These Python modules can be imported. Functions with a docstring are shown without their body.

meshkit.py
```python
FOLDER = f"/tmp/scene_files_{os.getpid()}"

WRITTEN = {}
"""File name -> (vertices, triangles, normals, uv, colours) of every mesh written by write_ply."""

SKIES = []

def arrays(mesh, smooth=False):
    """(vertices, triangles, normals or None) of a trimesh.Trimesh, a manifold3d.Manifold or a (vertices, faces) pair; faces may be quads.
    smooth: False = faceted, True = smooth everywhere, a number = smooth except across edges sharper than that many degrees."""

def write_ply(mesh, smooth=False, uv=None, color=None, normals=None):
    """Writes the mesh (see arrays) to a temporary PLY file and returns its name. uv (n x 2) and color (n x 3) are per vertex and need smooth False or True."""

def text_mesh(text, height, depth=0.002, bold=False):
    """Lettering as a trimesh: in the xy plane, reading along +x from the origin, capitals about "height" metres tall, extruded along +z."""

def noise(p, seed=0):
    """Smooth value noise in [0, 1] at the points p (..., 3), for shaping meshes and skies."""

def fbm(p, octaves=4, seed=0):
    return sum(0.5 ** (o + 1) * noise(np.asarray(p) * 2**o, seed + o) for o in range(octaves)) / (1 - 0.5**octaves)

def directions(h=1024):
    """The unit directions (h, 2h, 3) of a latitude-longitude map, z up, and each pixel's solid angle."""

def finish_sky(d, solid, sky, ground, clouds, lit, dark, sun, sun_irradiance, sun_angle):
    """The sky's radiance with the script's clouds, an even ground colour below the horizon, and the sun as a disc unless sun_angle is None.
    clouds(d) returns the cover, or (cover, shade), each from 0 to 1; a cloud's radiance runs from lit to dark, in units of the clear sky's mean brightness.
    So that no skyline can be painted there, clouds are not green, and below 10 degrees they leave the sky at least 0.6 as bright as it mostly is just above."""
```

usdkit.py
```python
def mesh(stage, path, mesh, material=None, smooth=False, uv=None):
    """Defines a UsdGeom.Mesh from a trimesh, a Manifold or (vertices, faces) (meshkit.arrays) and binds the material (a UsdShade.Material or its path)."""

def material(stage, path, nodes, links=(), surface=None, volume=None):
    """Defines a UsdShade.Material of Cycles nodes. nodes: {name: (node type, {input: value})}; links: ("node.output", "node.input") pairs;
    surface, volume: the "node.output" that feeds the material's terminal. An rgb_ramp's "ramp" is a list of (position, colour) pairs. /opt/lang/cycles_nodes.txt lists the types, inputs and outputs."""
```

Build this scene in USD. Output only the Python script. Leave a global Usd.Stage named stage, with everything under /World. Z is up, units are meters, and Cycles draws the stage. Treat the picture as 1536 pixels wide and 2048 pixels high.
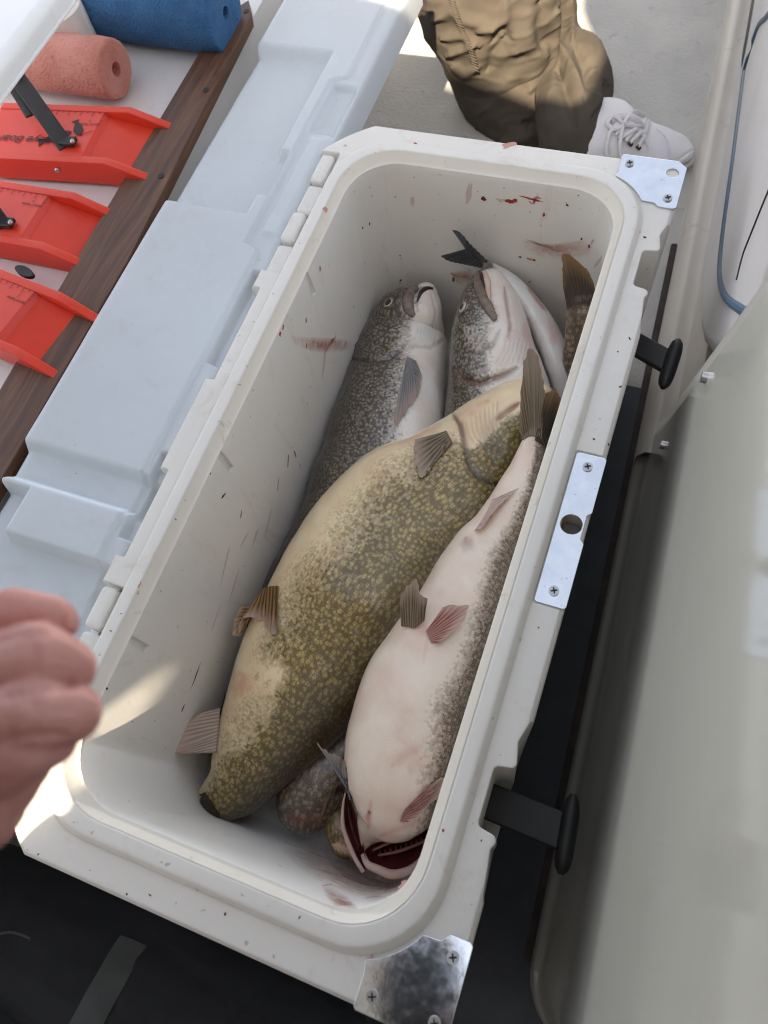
import math, random
import numpy as np, trimesh, manifold3d, usdkit, meshkit
from shapely.geometry import Polygon, LineString
from scipy.interpolate import PchipInterpolator
from pxr import Usd, UsdGeom, UsdLux, UsdShade, Gf, Sdf, Vt
random.seed(7); np.random.seed(7)
stage = Usd.Stage.CreateInMemory()
UsdGeom.SetStageUpAxis(stage, 'Z')
UsdGeom.Xform.Define(stage, '/World')
# ------------------------------------------------------------------ camera, sky, sun, exposure
FPX = 1530.727                                    # focal length for a 1536 x 2048 picture
ROT = np.array([[0.9319726519672027, 0.33505907268684426, -0.13842829839108528],
                [0.25419007868360893, -0.8762013943942917, -0.4094612562383888],
                [-0.2584847768903229, 0.3464195927942455, -0.9017644292409348]])   # rows: right, down, forward
CAM = np.array([0.00484952, 0.16565709, 1.28932794])
cam = UsdGeom.Camera.Define(stage, '/World/camera')
m = np.eye(4); m[0, :3], m[1, :3], m[2, :3], m[3, :3] = ROT[0], -ROT[1], -ROT[2], CAM
cam.AddTransformOp().Set(Gf.Matrix4d(*m.ravel().tolist()))
cam.CreateHorizontalApertureAttr(24.0); cam.CreateFocalLengthAttr(24.0 * FPX / 1536)
cam.CreateVerticalApertureAttr(32.0)
cam.CreateClippingRangeAttr(Gf.Vec2f(0.02, 2000))
cam.CreateFStopAttr(5.0); cam.CreateFocusDistanceAttr(1.0)
cam.CreateExposureAttr(2.08)
SUN_TRAVEL = np.array([-0.15, 0.65, -0.75]); SUN_TRAVEL /= np.linalg.norm(SUN_TRAVEL)
TO_SUN = -SUN_TRAVEL
ELEV = math.asin(TO_SUN[2]); ROTN = math.atan2(TO_SUN[0], TO_SUN[1])
usdkit.material(stage, '/World/Looks/sky_look', {
    's': ('sky_texture', {'sky_type': 'single_scattering', 'sun_disc': False, 'sun_elevation': ELEV, 'sun_rotation': ROTN, 'air_density': 1.0, 'aerosol_density': 1.5}),
    'h': ('hsv', {'saturation': 0.34}),
    'b': ('background_shader', {'strength': 0.11})}, [('s.color', 'h.color'), ('h.color', 'b.color')], surface='b.background')
dome = UsdLux.DomeLight.Define(stage, '/World/sky')
UsdShade.MaterialBindingAPI.Apply(dome.GetPrim()).Bind(UsdShade.Material.Get(stage, '/World/Looks/sky_look'))
dome.GetPrim().SetCustomDataByKey('kind', 'structure')
sun = UsdLux.DistantLight.Define(stage, '/World/sun')
sun.CreateIntensityAttr(1.0); sun.CreateAngleAttr(0.55); sun.CreateColorAttr(Gf.Vec3f(1.0, 0.84, 0.62)); sun.CreateNormalizeAttr(True)
zx = TO_SUN; xx = np.cross([0, 0, 1], zx); xx /= np.linalg.norm(xx); yx = np.cross(zx, xx)
m = np.eye(4); m[0, :3], m[1, :3], m[2, :3] = xx, yx, zx
sun.AddTransformOp().Set(Gf.Matrix4d(*m.ravel().tolist()))

# ------------------------------------------------------------------ helpers
def ray(u, v):
    return np.array([(u - 768) / FPX, (v - 1024) / FPX, 1.0]) @ ROT
def at(px, z):                                     # the point of the horizontal plane z seen at a pixel of the photograph
    d = ray(*px); return CAM + (z - CAM[2]) / d[2] * d
def on(px, axis, val):
    d = ray(*px); return CAM + (val - CAM[axis]) / d[axis] * d
def far(px, t):
    d = ray(*px); return CAM + t * d / np.linalg.norm(d)
def pj(P):
    q = (np.asarray(P, float) - CAM) @ ROT.T
    return np.stack([768 + FPX * q[..., 0] / q[..., 2], 1024 + FPX * q[..., 1] / q[..., 2]], -1)
def cast(mesh, px):
    v, f = mesh
    o, d = CAM, ray(*px); d = d / np.linalg.norm(d)
    a, b, c = v[f[:, 0]], v[f[:, 1]], v[f[:, 2]]
    e1, e2 = b - a, c - a
    h = np.cross(d, e2); det = (e1 * h).sum(1); det = np.where(np.abs(det) < 1e-14, 1e-14, det)
    s = o - a; u = (s * h).sum(1) / det; q = np.cross(s, e1); w = (q @ d) / det; t = (e2 * q).sum(1) / det
    ok = (u >= 0) & (w >= 0) & (u + w <= 1) & (t > 0.02)
    if not ok.any(): return None
    i = np.where(ok)[0][np.argmin(t[ok])]
    n = np.cross(e1[i], e2[i]); n = n / np.linalg.norm(n)
    if n @ d > 0: n = -n
    return o + t[i] * d, n
used = {}
def path_for(parent, name):
    k = used.get((parent, name), 0); used[(parent, name)] = k + 1
    return f'{parent}/{name}' + (f'_{k:03d}' if k else '')
def data(prim, label=None, cat=None, group=None, kind=None):
    for k, x in (('label', label), ('category', cat), ('group', group), ('kind', kind)):
        if x: prim.SetCustomDataByKey(k, x)
    return prim
def thing(name, label, cat, group=None, kind=None, loc=None, rz=0):
    p = path_for('/World', name); x = UsdGeom.Xform.Define(stage, p)
    if loc is not None: x.AddTranslateOp().Set(Gf.Vec3d(*map(float, loc))); x.AddRotateZOp().Set(float(rz))
    data(x.GetPrim(), label, cat, group, kind); return p
def part(parent, name, mesh, mat, smooth=35, label=None, uv=None, tone=None):
    p = path_for(parent, name)
    o = usdkit.mesh(stage, p, mesh, '/World/Looks/' + mat, smooth=smooth, uv=uv)
    if tone is not None:
        UsdGeom.PrimvarsAPI(o).CreatePrimvar('tone', Sdf.ValueTypeNames.Color3fArray, 'vertex').Set(Vt.Vec3fArray.FromNumpy(np.asarray(tone, np.float32)))
    if label: o.GetPrim().SetCustomDataByKey('label', label)
    return p
def structure(name, mesh, mat, smooth=35):
    p = part('/World', name, mesh, mat, smooth); data(stage.GetPrimAtPath(p), kind='structure'); return p
def cat_mesh(ms):
    vs, fs, n = [], [], 0
    for mm in ms:
        v, f, _ = meshkit.arrays(mm); vs.append(v); fs.append(f + n); n += len(v)
    return np.vstack(vs), np.vstack(fs)
def moved(mesh, R=None, t=None):
    v, f, _ = meshkit.arrays(mesh); v = np.asarray(v, float)
    if R is not None: v = v @ np.asarray(R).T
    if t is not None: v = v + np.asarray(t)
    return v, f
def frame(x, up=(0, 0, 1)):                        # columns: x, y, z with z as near 'up' as can be
    x = np.asarray(x, float); x = x / np.linalg.norm(x); z = np.asarray(up, float) - np.dot(up, x) * x; z /= np.linalg.norm(z)
    return np.stack([x, np.cross(z, x), z], 1)
def box(x0, x1, y0, y1, z0, z1, r=0.0):
    if r <= 0:
        b = trimesh.creation.box((x1 - x0, y1 - y0, z1 - z0)); b.apply_translation(((x0 + x1) / 2, (y0 + y1) / 2, (z0 + z1) / 2)); return meshkit.arrays(b)[:2]
    s = manifold3d.Manifold.sphere(r, 16)
    m = manifold3d.Manifold.batch_hull([s.translate((x, y, z)) for x in (x0 + r, x1 - r) for y in (y0 + r, y1 - r) for z in (z0 + r, z1 - r)])
    return meshkit.arrays(m)[:2]
def tube(pts, rad, n=12, flat=1.0, up=None, cap=True):
    p = np.asarray(pts, float); rad = np.broadcast_to(np.asarray(rad, float), (len(p),))
    t = np.gradient(p, axis=0); t /= np.linalg.norm(t, axis=1, keepdims=True) + 1e-12
    ref = np.array(up if up is not None else ([0, 0, 1.0] if abs(t[0, 2]) < .9 else [1.0, 0, 0]))
    a = np.cross(t, ref); a /= np.linalg.norm(a, axis=1, keepdims=True) + 1e-12; b = np.cross(a, t)
    th = np.arange(n) * 2 * np.pi / n
    v = p[:, None] + rad[:, None, None] * (np.cos(th)[None, :, None] * a[:, None] + flat * np.sin(th)[None, :, None] * b[:, None])
    i, j = np.meshgrid(np.arange(len(p) - 1), np.arange(n), indexing='ij')
    q = np.stack([i * n + j, i * n + (j + 1) % n, (i + 1) * n + (j + 1) % n, (i + 1) * n + j], -1).reshape(-1, 4)
    f = np.vstack([q[:, [0, 1, 2]], q[:, [0, 2, 3]]]); v = v.reshape(-1, 3)
    if cap:
        k = len(v); v = np.vstack([v, p[:1], p[-1:]]); j = np.arange(n); o = (len(p) - 1) * n
        f = np.vstack([f, np.stack([np.full(n, k), (j + 1) % n, j], 1), np.stack([np.full(n, k + 1), o + j, o + (j + 1) % n], 1)])
    return v, f
def curve(pts, n=24):
    p = np.asarray(pts, float); s = np.r_[0, np.cumsum(np.linalg.norm(np.diff(p, axis=0), axis=1))]
    return PchipInterpolator(s, p)(np.linspace(0, s[-1], n))
def extrude(poly, h):                               # polygon (xy) extruded in z from 0
    return meshkit.arrays(trimesh.creation.extrude_polygon(Polygon(poly) if not isinstance(poly, Polygon) else poly, h, engine='earcut'))[:2]
def grid_faces(nu, nv):
    i, j = np.meshgrid(np.arange(nu - 1), np.arange(nv - 1), indexing='ij')
    q = np.stack([i * nv + j, (i + 1) * nv + j, (i + 1) * nv + j + 1, i * nv + j + 1], -1).reshape(-1, 4)
    return np.vstack([q[:, [0, 1, 2]], q[:, [0, 2, 3]]])
def blend(chains, length=0.006, rounds=12):         # hulls of spheres, joined, refined and smoothed into one skin
    parts = []
    for ch in chains:
        sp = [manifold3d.Manifold.sphere(float(r), 20).translate(tuple(map(float, p))) for p, r in ch]
        parts += [manifold3d.Manifold.batch_hull([sp[i], sp[i + 1]]) for i in range(len(sp) - 1)] or sp
    mm = manifold3d.Manifold.batch_boolean(parts, manifold3d.OpType.Add).refine_to_length(length)
    v, f, _ = meshkit.arrays(mm); t = trimesh.Trimesh(v, f, process=True)
    trimesh.smoothing.filter_taubin(t, lamb=0.5, nu=0.52, iterations=rounds)
    return np.array(t.vertices), np.array(t.faces)
def pnoise(p, scale, seed=0):
    return meshkit.noise(np.asarray(p) * scale + 137.0, seed) * 2 - 1
# ------------------------------------------------------------------ materials
def look(name, nodes, links, surface='p.BSDF'):
    usdkit.material(stage, '/World/Looks/' + name, nodes, links, surface=surface)
def plain(name, c1, c2=None, scale=8, rough=0.5, bump=0.0, bscale=60, bdist=0.002, metallic=0.0, coat=0.0, bevel=0.0, spots=None, detail=4, sss=0.0, spec=0.5, rough2=None, sheen=0.0, dirt=None):
    """two tones in soft noise, fine relief, rounded edges, optional dirt = (scale, threshold, colour, amount)"""
    n = {'g': ('geometry', {}), 'n': ('noise_texture', {'scale': scale, 'detail': detail, 'roughness': 0.6}),
         'r': ('rgb_ramp', {'ramp': [(0.3, c1), (0.7, c2 or c1)]}),
         'p': ('principled_bsdf', {'roughness': rough, 'metallic': metallic, 'coat_weight': coat, 'specular_ior_level': spec, 'sheen_weight': sheen,
                                   'subsurface_weight': sss, 'subsurface_scale': 0.01, 'subsurface_radius': (1, 0.35, 0.2)})}
    l = [('g.position', 'n.vector'), ('n.fac', 'r.fac')]
    col = 'r.color'
    if dirt:
        sc, th, c, am = dirt
        n['dn'] = ('noise_texture', {'scale': sc, 'detail': 6, 'roughness': 0.7, 'distortion': 0.6})
        n['dm'] = ('map_range', {'from_min': th, 'from_max': th + 0.09, 'to_min': 0, 'to_max': am, 'clamp': True})
        n['dx'] = ('mix', {'color2': c})
        l += [('g.position', 'dn.vector'), ('dn.fac', 'dm.value'), ('dm.result', 'dx.fac'), (col, 'dx.color1')]; col = 'dx.color'
    l.append((col, 'p.base_color'))
    if rough2 is not None:
        n['rn'] = ('noise_texture', {'scale': scale * 3, 'detail': 5}); n['rm'] = ('map_range', {'from_min': 0.3, 'from_max': 0.7, 'to_min': rough, 'to_max': rough2, 'clamp': True})
        l += [('g.position', 'rn.vector'), ('rn.fac', 'rm.value'), ('rm.result', 'p.roughness')]
    nrm = None
    if bevel: n['bv'] = ('bevel', {'samples': 6, 'radius': bevel}); nrm = 'bv.bevel'
    if bump:
        n['bn'] = ('noise_texture', {'scale': bscale, 'detail': 3}); n['bu'] = ('bump', {'strength': bump, 'distance': bdist})
        l += [('g.position', 'bn.vector'), ('bn.fac', 'bu.height')]
        if nrm: l.append((nrm, 'bu.normal'))
        nrm = 'bu.normal'
    if nrm: l.append((nrm, 'p.normal'))
    look(name, n, l)
# cooler: white rotomoulded plastic, grubby, with faint pink smears
def plastic(name, base, stain, stain_amount, bump, bscale, smear=0.35, speck=0.62):
    n = {'g': ('geometry', {}), 'n': ('noise_texture', {'scale': 5, 'detail': 3}), 'r': ('rgb_ramp', {'ramp': [(0.3, tuple(0.94 * x for x in base)), (0.7, base)]}),
         'm1': ('mapping', {'scale': (6, 6, 1.6)}), 's1': ('noise_texture', {'scale': 2.2, 'detail': 7, 'roughness': 0.72, 'distortion': 1.2}),
         'k1': ('map_range', {'from_min': 0.56, 'from_max': 0.74, 'to_min': 0, 'to_max': stain_amount, 'clamp': True}), 'x1': ('mix', {'color2': stain}),
         's2': ('noise_texture', {'scale': 95, 'detail': 2}), 'k2': ('map_range', {'from_min': speck + 0.1, 'from_max': speck + 0.14, 'to_min': 0, 'to_max': 0.5, 'clamp': True}), 'x2': ('mix', {'color2': (0.16, 0.13, 0.11)}),
         'b': ('noise_texture', {'scale': bscale, 'detail': 2}), 'bv': ('bevel', {'samples': 6, 'radius': 0.0035}), 'bu': ('bump', {'strength': bump, 'distance': 0.0015}),
         'p': ('principled_bsdf', {'roughness': 0.42, 'subsurface_weight': 0.12, 'subsurface_scale': 0.012, 'subsurface_radius': (1, 0.8, 0.6)})}
    l = [('g.position', 'n.vector'), ('n.fac', 'r.fac'), ('g.position', 'm1.vector'), ('m1.vector', 's1.vector'), ('s1.fac', 'k1.value'), ('k1.result', 'x1.fac'), ('r.color', 'x1.color1'),
         ('g.position', 's2.vector'), ('s2.fac', 'k2.value'), ('k2.result', 'x2.fac'), ('x1.color', 'x2.color1'), ('x2.color', 'p.base_color'),
         ('g.position', 'b.vector'), ('b.fac', 'bu.height'), ('bv.bevel', 'bu.normal'), ('bu.normal', 'p.normal')]
    look(name, n, l)
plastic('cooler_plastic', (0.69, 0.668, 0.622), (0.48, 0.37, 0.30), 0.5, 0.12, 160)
plastic('lid_skylit_plastic', (0.53, 0.575, 0.61), (0.45, 0.44, 0.42), 0.45, 0.35, 380, speck=0.66)  # same white plastic with blue sky light mixed into its colour
plain('deck', (0.37, 0.355, 0.325), (0.44, 0.42, 0.385), 9, 0.6, 0.55, 120, 0.006, dirt=(26, 0.6, (0.2, 0.19, 0.18), 0.5))
plain('gelcoat', (0.31, 0.295, 0.25), (0.345, 0.33, 0.285), 3, 0.09, 0.015, 14, coat=0.0, dirt=(14, 0.66, (0.3, 0.28, 0.24), 0.3))
plain('white_gelcoat', (0.68, 0.675, 0.66), (0.74, 0.735, 0.72), 4, 0.3, 0.05, 40, dirt=(18, 0.62, (0.4, 0.37, 0.33), 0.3))
plain('cream_gelcoat', (0.50, 0.46, 0.40), (0.56, 0.52, 0.46), 4, 0.35, 0.05, 60, dirt=(12, 0.6, (0.3, 0.26, 0.22), 0.4))
plain('rust_seam', (0.022, 0.016, 0.013), (0.06, 0.04, 0.03), 30, 0.8, 0.5, 200)
plain('vinyl', (0.45, 0.42, 0.40), (0.5, 0.47, 0.45), 6, 0.45, 0.25, 500, 0.0008, dirt=(40, 0.68, (0.25, 0.22, 0.2), 0.5))
plain('blue_piping', (0.012, 0.045, 0.085), (0.02, 0.065, 0.115), 60, 0.4)
plain('steel', (0.62, 0.66, 0.72), (0.74, 0.77, 0.81), 40, 0.06, 0.08, 90, 0.0006, metallic=1.0, rough2=0.13, bevel=0.0012, dirt=(150, 0.63, (0.2, 0.2, 0.2), 0.7))
plain('screw_steel', (0.42, 0.42, 0.42), (0.5, 0.5, 0.5), 90, 0.3, metallic=1.0)
plain('screw_slot', (0.02, 0.02, 0.02), None, 10, 0.6)
plain('black_rubber', (0.007, 0.0075, 0.008), (0.012, 0.012, 0.013), 20, 0.5, 0.2, 300, 0.0006, bevel=0.002)
plain('gap_shade', (0.040, 0.043, 0.050), (0.058, 0.061, 0.068), 20, 0.7, 0.5, 300, 0.002)  # near black standing for the shade beside the cooler
plain('red_plastic', (0.70, 0.042, 0.018), (0.76, 0.055, 0.024), 8, 0.42, 0.08, 200, 0.0008, bevel=0.0025, sss=0.1)
plain('black_steel', (0.008, 0.007, 0.007), (0.018, 0.014, 0.012), 70, 0.5, 0.2, 200, 0.0006, bevel=0.001, dirt=(60, 0.6, (0.12, 0.07, 0.05), 0.5))
plain('print_black', (0.03, 0.015, 0.015), None, 10, 0.6)
plain('pink_foam', (0.50, 0.19, 0.14), (0.60, 0.27, 0.21), 16, 0.85, 1.0, 220, 0.005, dirt=(70, 0.58, (0.34, 0.12, 0.09), 0.6), sss=0.15)
plain('blue_foam', (0.025, 0.10, 0.24), (0.04, 0.14, 0.30), 22, 0.85, 1.0, 240, 0.005)
plain('green_tag', (0.08, 0.62, 0.07), None, 10, 0.5)
plain('cream_plastic', (0.68, 0.62, 0.57), None, 10, 0.5)
plain('liner_beige', (0.64, 0.59, 0.50), (0.67, 0.63, 0.56), 7, 0.45, dirt=(26, 0.60, (0.46, 0.34, 0.23), 0.55))
plain('blood', (0.25, 0.014, 0.012), (0.36, 0.03, 0.025), 120, 0.3)
plain('dark_blood', (0.07, 0.006, 0.006), (0.13, 0.012, 0.012), 120, 0.3)
plain('smear', (0.52, 0.42, 0.36), (0.56, 0.47, 0.41), 120, 0.5)
plain('red_stain', (0.48, 0.22, 0.18), (0.52, 0.30, 0.25), 120, 0.4)
plain('trouser', (0.068, 0.057, 0.045), (0.082, 0.069, 0.055), 14, 0.92, 0.4, 900, 0.0006, spec=0.12)
plain('shoe_canvas', (0.66, 0.645, 0.66), (0.72, 0.70, 0.71), 16, 0.75, 0.25, 700, 0.0008)
plain('lace', (0.62, 0.60, 0.61), (0.7, 0.68, 0.69), 60, 0.8, 0.4, 900, 0.001)
plain('shoe_sole', (0.62, 0.60, 0.58), None, 10, 0.6)
plain('dark_cloth', (0.010, 0.011, 0.014), (0.016, 0.017, 0.02), 18, 0.85, 0.4, 700, 0.001)
plain('grey_cloth', (0.055, 0.058, 0.056), (0.075, 0.078, 0.075), 30, 0.85, 0.4, 700, 0.001)
plain('skin', (0.27, 0.125, 0.105), (0.34, 0.165, 0.14), 22, 0.5, 0.5, 160, 0.002, sss=0.2)
plain('hair', (0.05, 0.035, 0.025), (0.08, 0.055, 0.04), 60, 0.6, 0.6, 300, 0.004)
plain('rope', (0.45, 0.33, 0.16), (0.6, 0.46, 0.25), 90, 0.8, 0.6, 300, 0.003)
plain('phone_glass', (0.02, 0.02, 0.022), None, 10, 0.12, coat=0.5)
plain('blocker_cream', (0.60, 0.58, 0.54), (0.66, 0.64, 0.60), 3, 0.35)  # for the added unseen sun blockers
# wood with grain along y
look('wood', {'g': ('geometry', {}), 'm': ('mapping', {'scale': (60, 4, 60), 'rotation': (0, 0, 0.03)}), 'n': ('noise_texture', {'scale': 1.0, 'detail': 6, 'roughness': 0.65, 'distortion': 0.8}),
              'r': ('rgb_ramp', {'ramp': [(0.3, (0.05, 0.022, 0.012)), (0.5, (0.105, 0.048, 0.026)), (0.72, (0.18, 0.092, 0.05))]}),
              'm2': ('mapping', {'scale': (26, 8, 26)}), 'v': ('noise_texture', {'scale': 1.5, 'detail': 3}), 'k': ('map_range', {'from_min': 0.66, 'from_max': 0.74, 'to_min': 0, 'to_max': 0.6, 'clamp': True}), 'x': ('mix', {'color2': (0.05, 0.028, 0.02)}),
              'bu': ('bump', {'strength': 0.35, 'distance': 0.0015}), 'bv': ('bevel', {'samples': 6, 'radius': 0.003}), 'p': ('principled_bsdf', {'roughness': 0.5})},
     [('g.position', 'm.vector'), ('m.vector', 'n.vector'), ('n.fac', 'r.fac'), ('g.position', 'm2.vector'), ('m2.vector', 'v.vector'), ('v.fac', 'k.value'), ('k.result', 'x.fac'), ('r.color', 'x.color1'), ('x.color', 'p.base_color'),
      ('n.fac', 'bu.height'), ('bv.bevel', 'bu.normal'), ('bu.normal', 'p.normal')])
# fish skin: tone = (belly whiteness, redness, darkness); st = metres along and round the body
def fish_skin(name, side, spot, back, belly, spot_scale=92.0, spot_amount=0.85, net=0.55, red=(0.50, 0.13, 0.10)):
    n = {'a': ('attribute', {'attribute': 'st'}), 't': ('attribute', {'attribute': 'tone'}), 'sp': ('separate_color', {}),
         'dn': ('noise_texture', {'scale': 150, 'detail': 2}), 'dv': ('vector_math', {'math_type': 'scale', 'scale': 0.0035}), 'ad': ('vector_math', {'math_type': 'add'}),
         'mp': ('mapping', {'scale': (0.72, 1, 1)}),
         'v': ('voronoi_texture', {'dimensions': '2D', 'feature': 'f1', 'scale': spot_scale, 'randomness': 0.82}),
         'sc': ('separate_color', {}), 'th': ('map_range', {'from_min': 0.0, 'from_max': 1.0, 'to_min': 0.24, 'to_max': 0.40}),
         'df': ('math', {'math_type': 'subtract'}), 'sm': ('map_range', {'from_min': -0.12, 'from_max': 0.17, 'to_min': 0, 'to_max': spot_amount, 'clamp': True}),
         'x1': ('mix', {'color1': side, 'color2': spot}),
         'big': ('noise_texture', {'scale': 28, 'detail': 4, 'roughness': 0.65}), 'bk': ('map_range', {'from_min': 0.35, 'from_max': 0.7, 'to_min': 0.75, 'to_max': 1.25, 'clamp': True}), 'xb': ('mix', {'mix_type': 'multiply', 'fac': 1.0}),
         'vs': ('voronoi_texture', {'dimensions': '2D', 'feature': 'distance_to_edge', 'scale': 330, 'randomness': 0.75}),
         'nk': ('map_range', {'from_min': 0.02, 'from_max': 0.22, 'to_min': 1 - net, 'to_max': 1.12, 'clamp': True}), 'xn': ('mix', {'mix_type': 'multiply', 'fac': 1.0}),
         'xd': ('mix', {'color2': back}),
         # belly edge broken by small dark flecks
         'fl': ('noise_texture', {'scale': 75, 'detail': 5, 'roughness': 0.8}), 'fa': ('math', {'math_type': 'multiply_add', 'value2': 0.5, 'value3': -0.25}), 'fb': ('math', {'math_type': 'add'}),
         'vc': ('voronoi_texture', {'dimensions': '2D', 'feature': 'f1', 'scale': 300, 'randomness': 0.55}), 'vr': ('separate_color', {}), 'va': ('math', {'math_type': 'multiply_add', 'value2': 0.34, 'value3': -0.17}), 'fb2': ('math', {'math_type': 'add'}),
         'fc': ('map_range', {'from_min': 0.05, 'from_max': 0.72, 'to_min': 0, 'to_max': 1, 'clamp': True}),
         'bn': ('noise_texture', {'scale': 22, 'detail': 4}), 'br': ('rgb_ramp', {'ramp': [(0.35, tuple(x * y for x, y in zip(belly, (0.93, 0.84, 0.80)))), (0.62, belly)]}),
         'x2': ('mix', {}), 'x3': ('mix', {'color2': red}), 'x4': ('mix', {'color2': (0.03, 0.024, 0.02)}),
         'bu0': ('bump', {'strength': 0.5, 'distance': 0.0016}), 'bm': ('noise_texture', {'scale': 120, 'detail': 4}), 'bu': ('bump', {'strength': 0.35, 'distance': 0.0008}),
         'p': ('principled_bsdf', {'roughness': 0.32, 'specular_ior_level': 0.5, 'coat_weight': 0.7, 'coat_ior': 1.45, 'coat_roughness': 0.10, 'subsurface_weight': 0.12, 'subsurface_scale': 0.006, 'subsurface_radius': (1, 0.5, 0.35)})}
    l = [('t.color', 'sp.color'), ('a.vector', 'dn.vector'), ('dn.color', 'dv.vector1'), ('a.vector', 'ad.vector1'), ('dv.vector', 'ad.vector2'), ('ad.vector', 'mp.vector'), ('mp.vector', 'v.vector'),
         ('v.color', 'sc.color'), ('sc.r', 'th.value'), ('th.result', 'df.value1'), ('v.distance', 'df.value2'), ('df.value', 'sm.value'), ('sm.result', 'x1.fac'),
         ('a.vector', 'big.vector'), ('big.fac', 'bk.value'), ('x1.color', 'xb.color1'), ('bk.result', 'xb.color2'),
         ('a.vector', 'vs.vector'), ('vs.distance', 'nk.value'), ('xb.color', 'xn.color1'), ('nk.result', 'xn.color2'),
         ('xn.color', 'x2.color1'), ('a.vector', 'fl.vector'), ('fl.fac', 'fa.value1'), ('fa.value', 'fb.value1'), ('sp.r', 'fb.value2'), ('a.vector', 'vc.vector'), ('vc.color', 'vr.color'), ('vr.r', 'va.value1'), ('fb.value', 'fb2.value1'), ('va.value', 'fb2.value2'), ('fb2.value', 'fc.value'), ('fc.result', 'x2.fac'),
         ('a.vector', 'bn.vector'), ('bn.fac', 'br.fac'), ('br.color', 'x2.color2'), ('x2.color', 'x3.color1'), ('sp.g', 'x3.fac'), ('x3.color', 'x4.color1'), ('sp.b', 'x4.fac'), ('x4.color', 'p.base_color'),
         ('a.vector', 'bm.vector'), ('bm.fac', 'bu0.height'), ('bu0.normal', 'bu.normal'), ('vs.distance', 'bu.height'), ('bu.normal', 'p.normal'), ('bu0.normal', 'p.coat_normal')]
    look(name, n, l)
fish_skin('trout_olive', (0.165, 0.110, 0.022), (0.54, 0.40, 0.13), (0.05, 0.04, 0.022), (0.78, 0.65, 0.42), 150, 0.70, 0.5)  # belly yellow deepened to carry a sunlit glow on the big trout
fish_skin('trout_grey', (0.060, 0.048, 0.033), (0.27, 0.222, 0.15), (0.026, 0.024, 0.02), (0.73, 0.69, 0.63), 190, 0.85, 0.4)
fish_skin('trout_tan', (0.19, 0.132, 0.085), (0.42, 0.32, 0.22), (0.05, 0.04, 0.03), (0.76, 0.655, 0.545), 170, 0.6, 0.6)
fish_skin('trout_brown', (0.15, 0.105, 0.066), (0.42, 0.33, 0.23), (0.03, 0.025, 0.02), (0.6, 0.52, 0.45), 125, 0.7)
fish_skin('silver_skin', (0.36, 0.35, 0.32), (0.44, 0.43, 0.40), (0.1, 0.1, 0.1), (0.60, 0.59, 0.56), 150, 0.3, 0.3)
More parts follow.
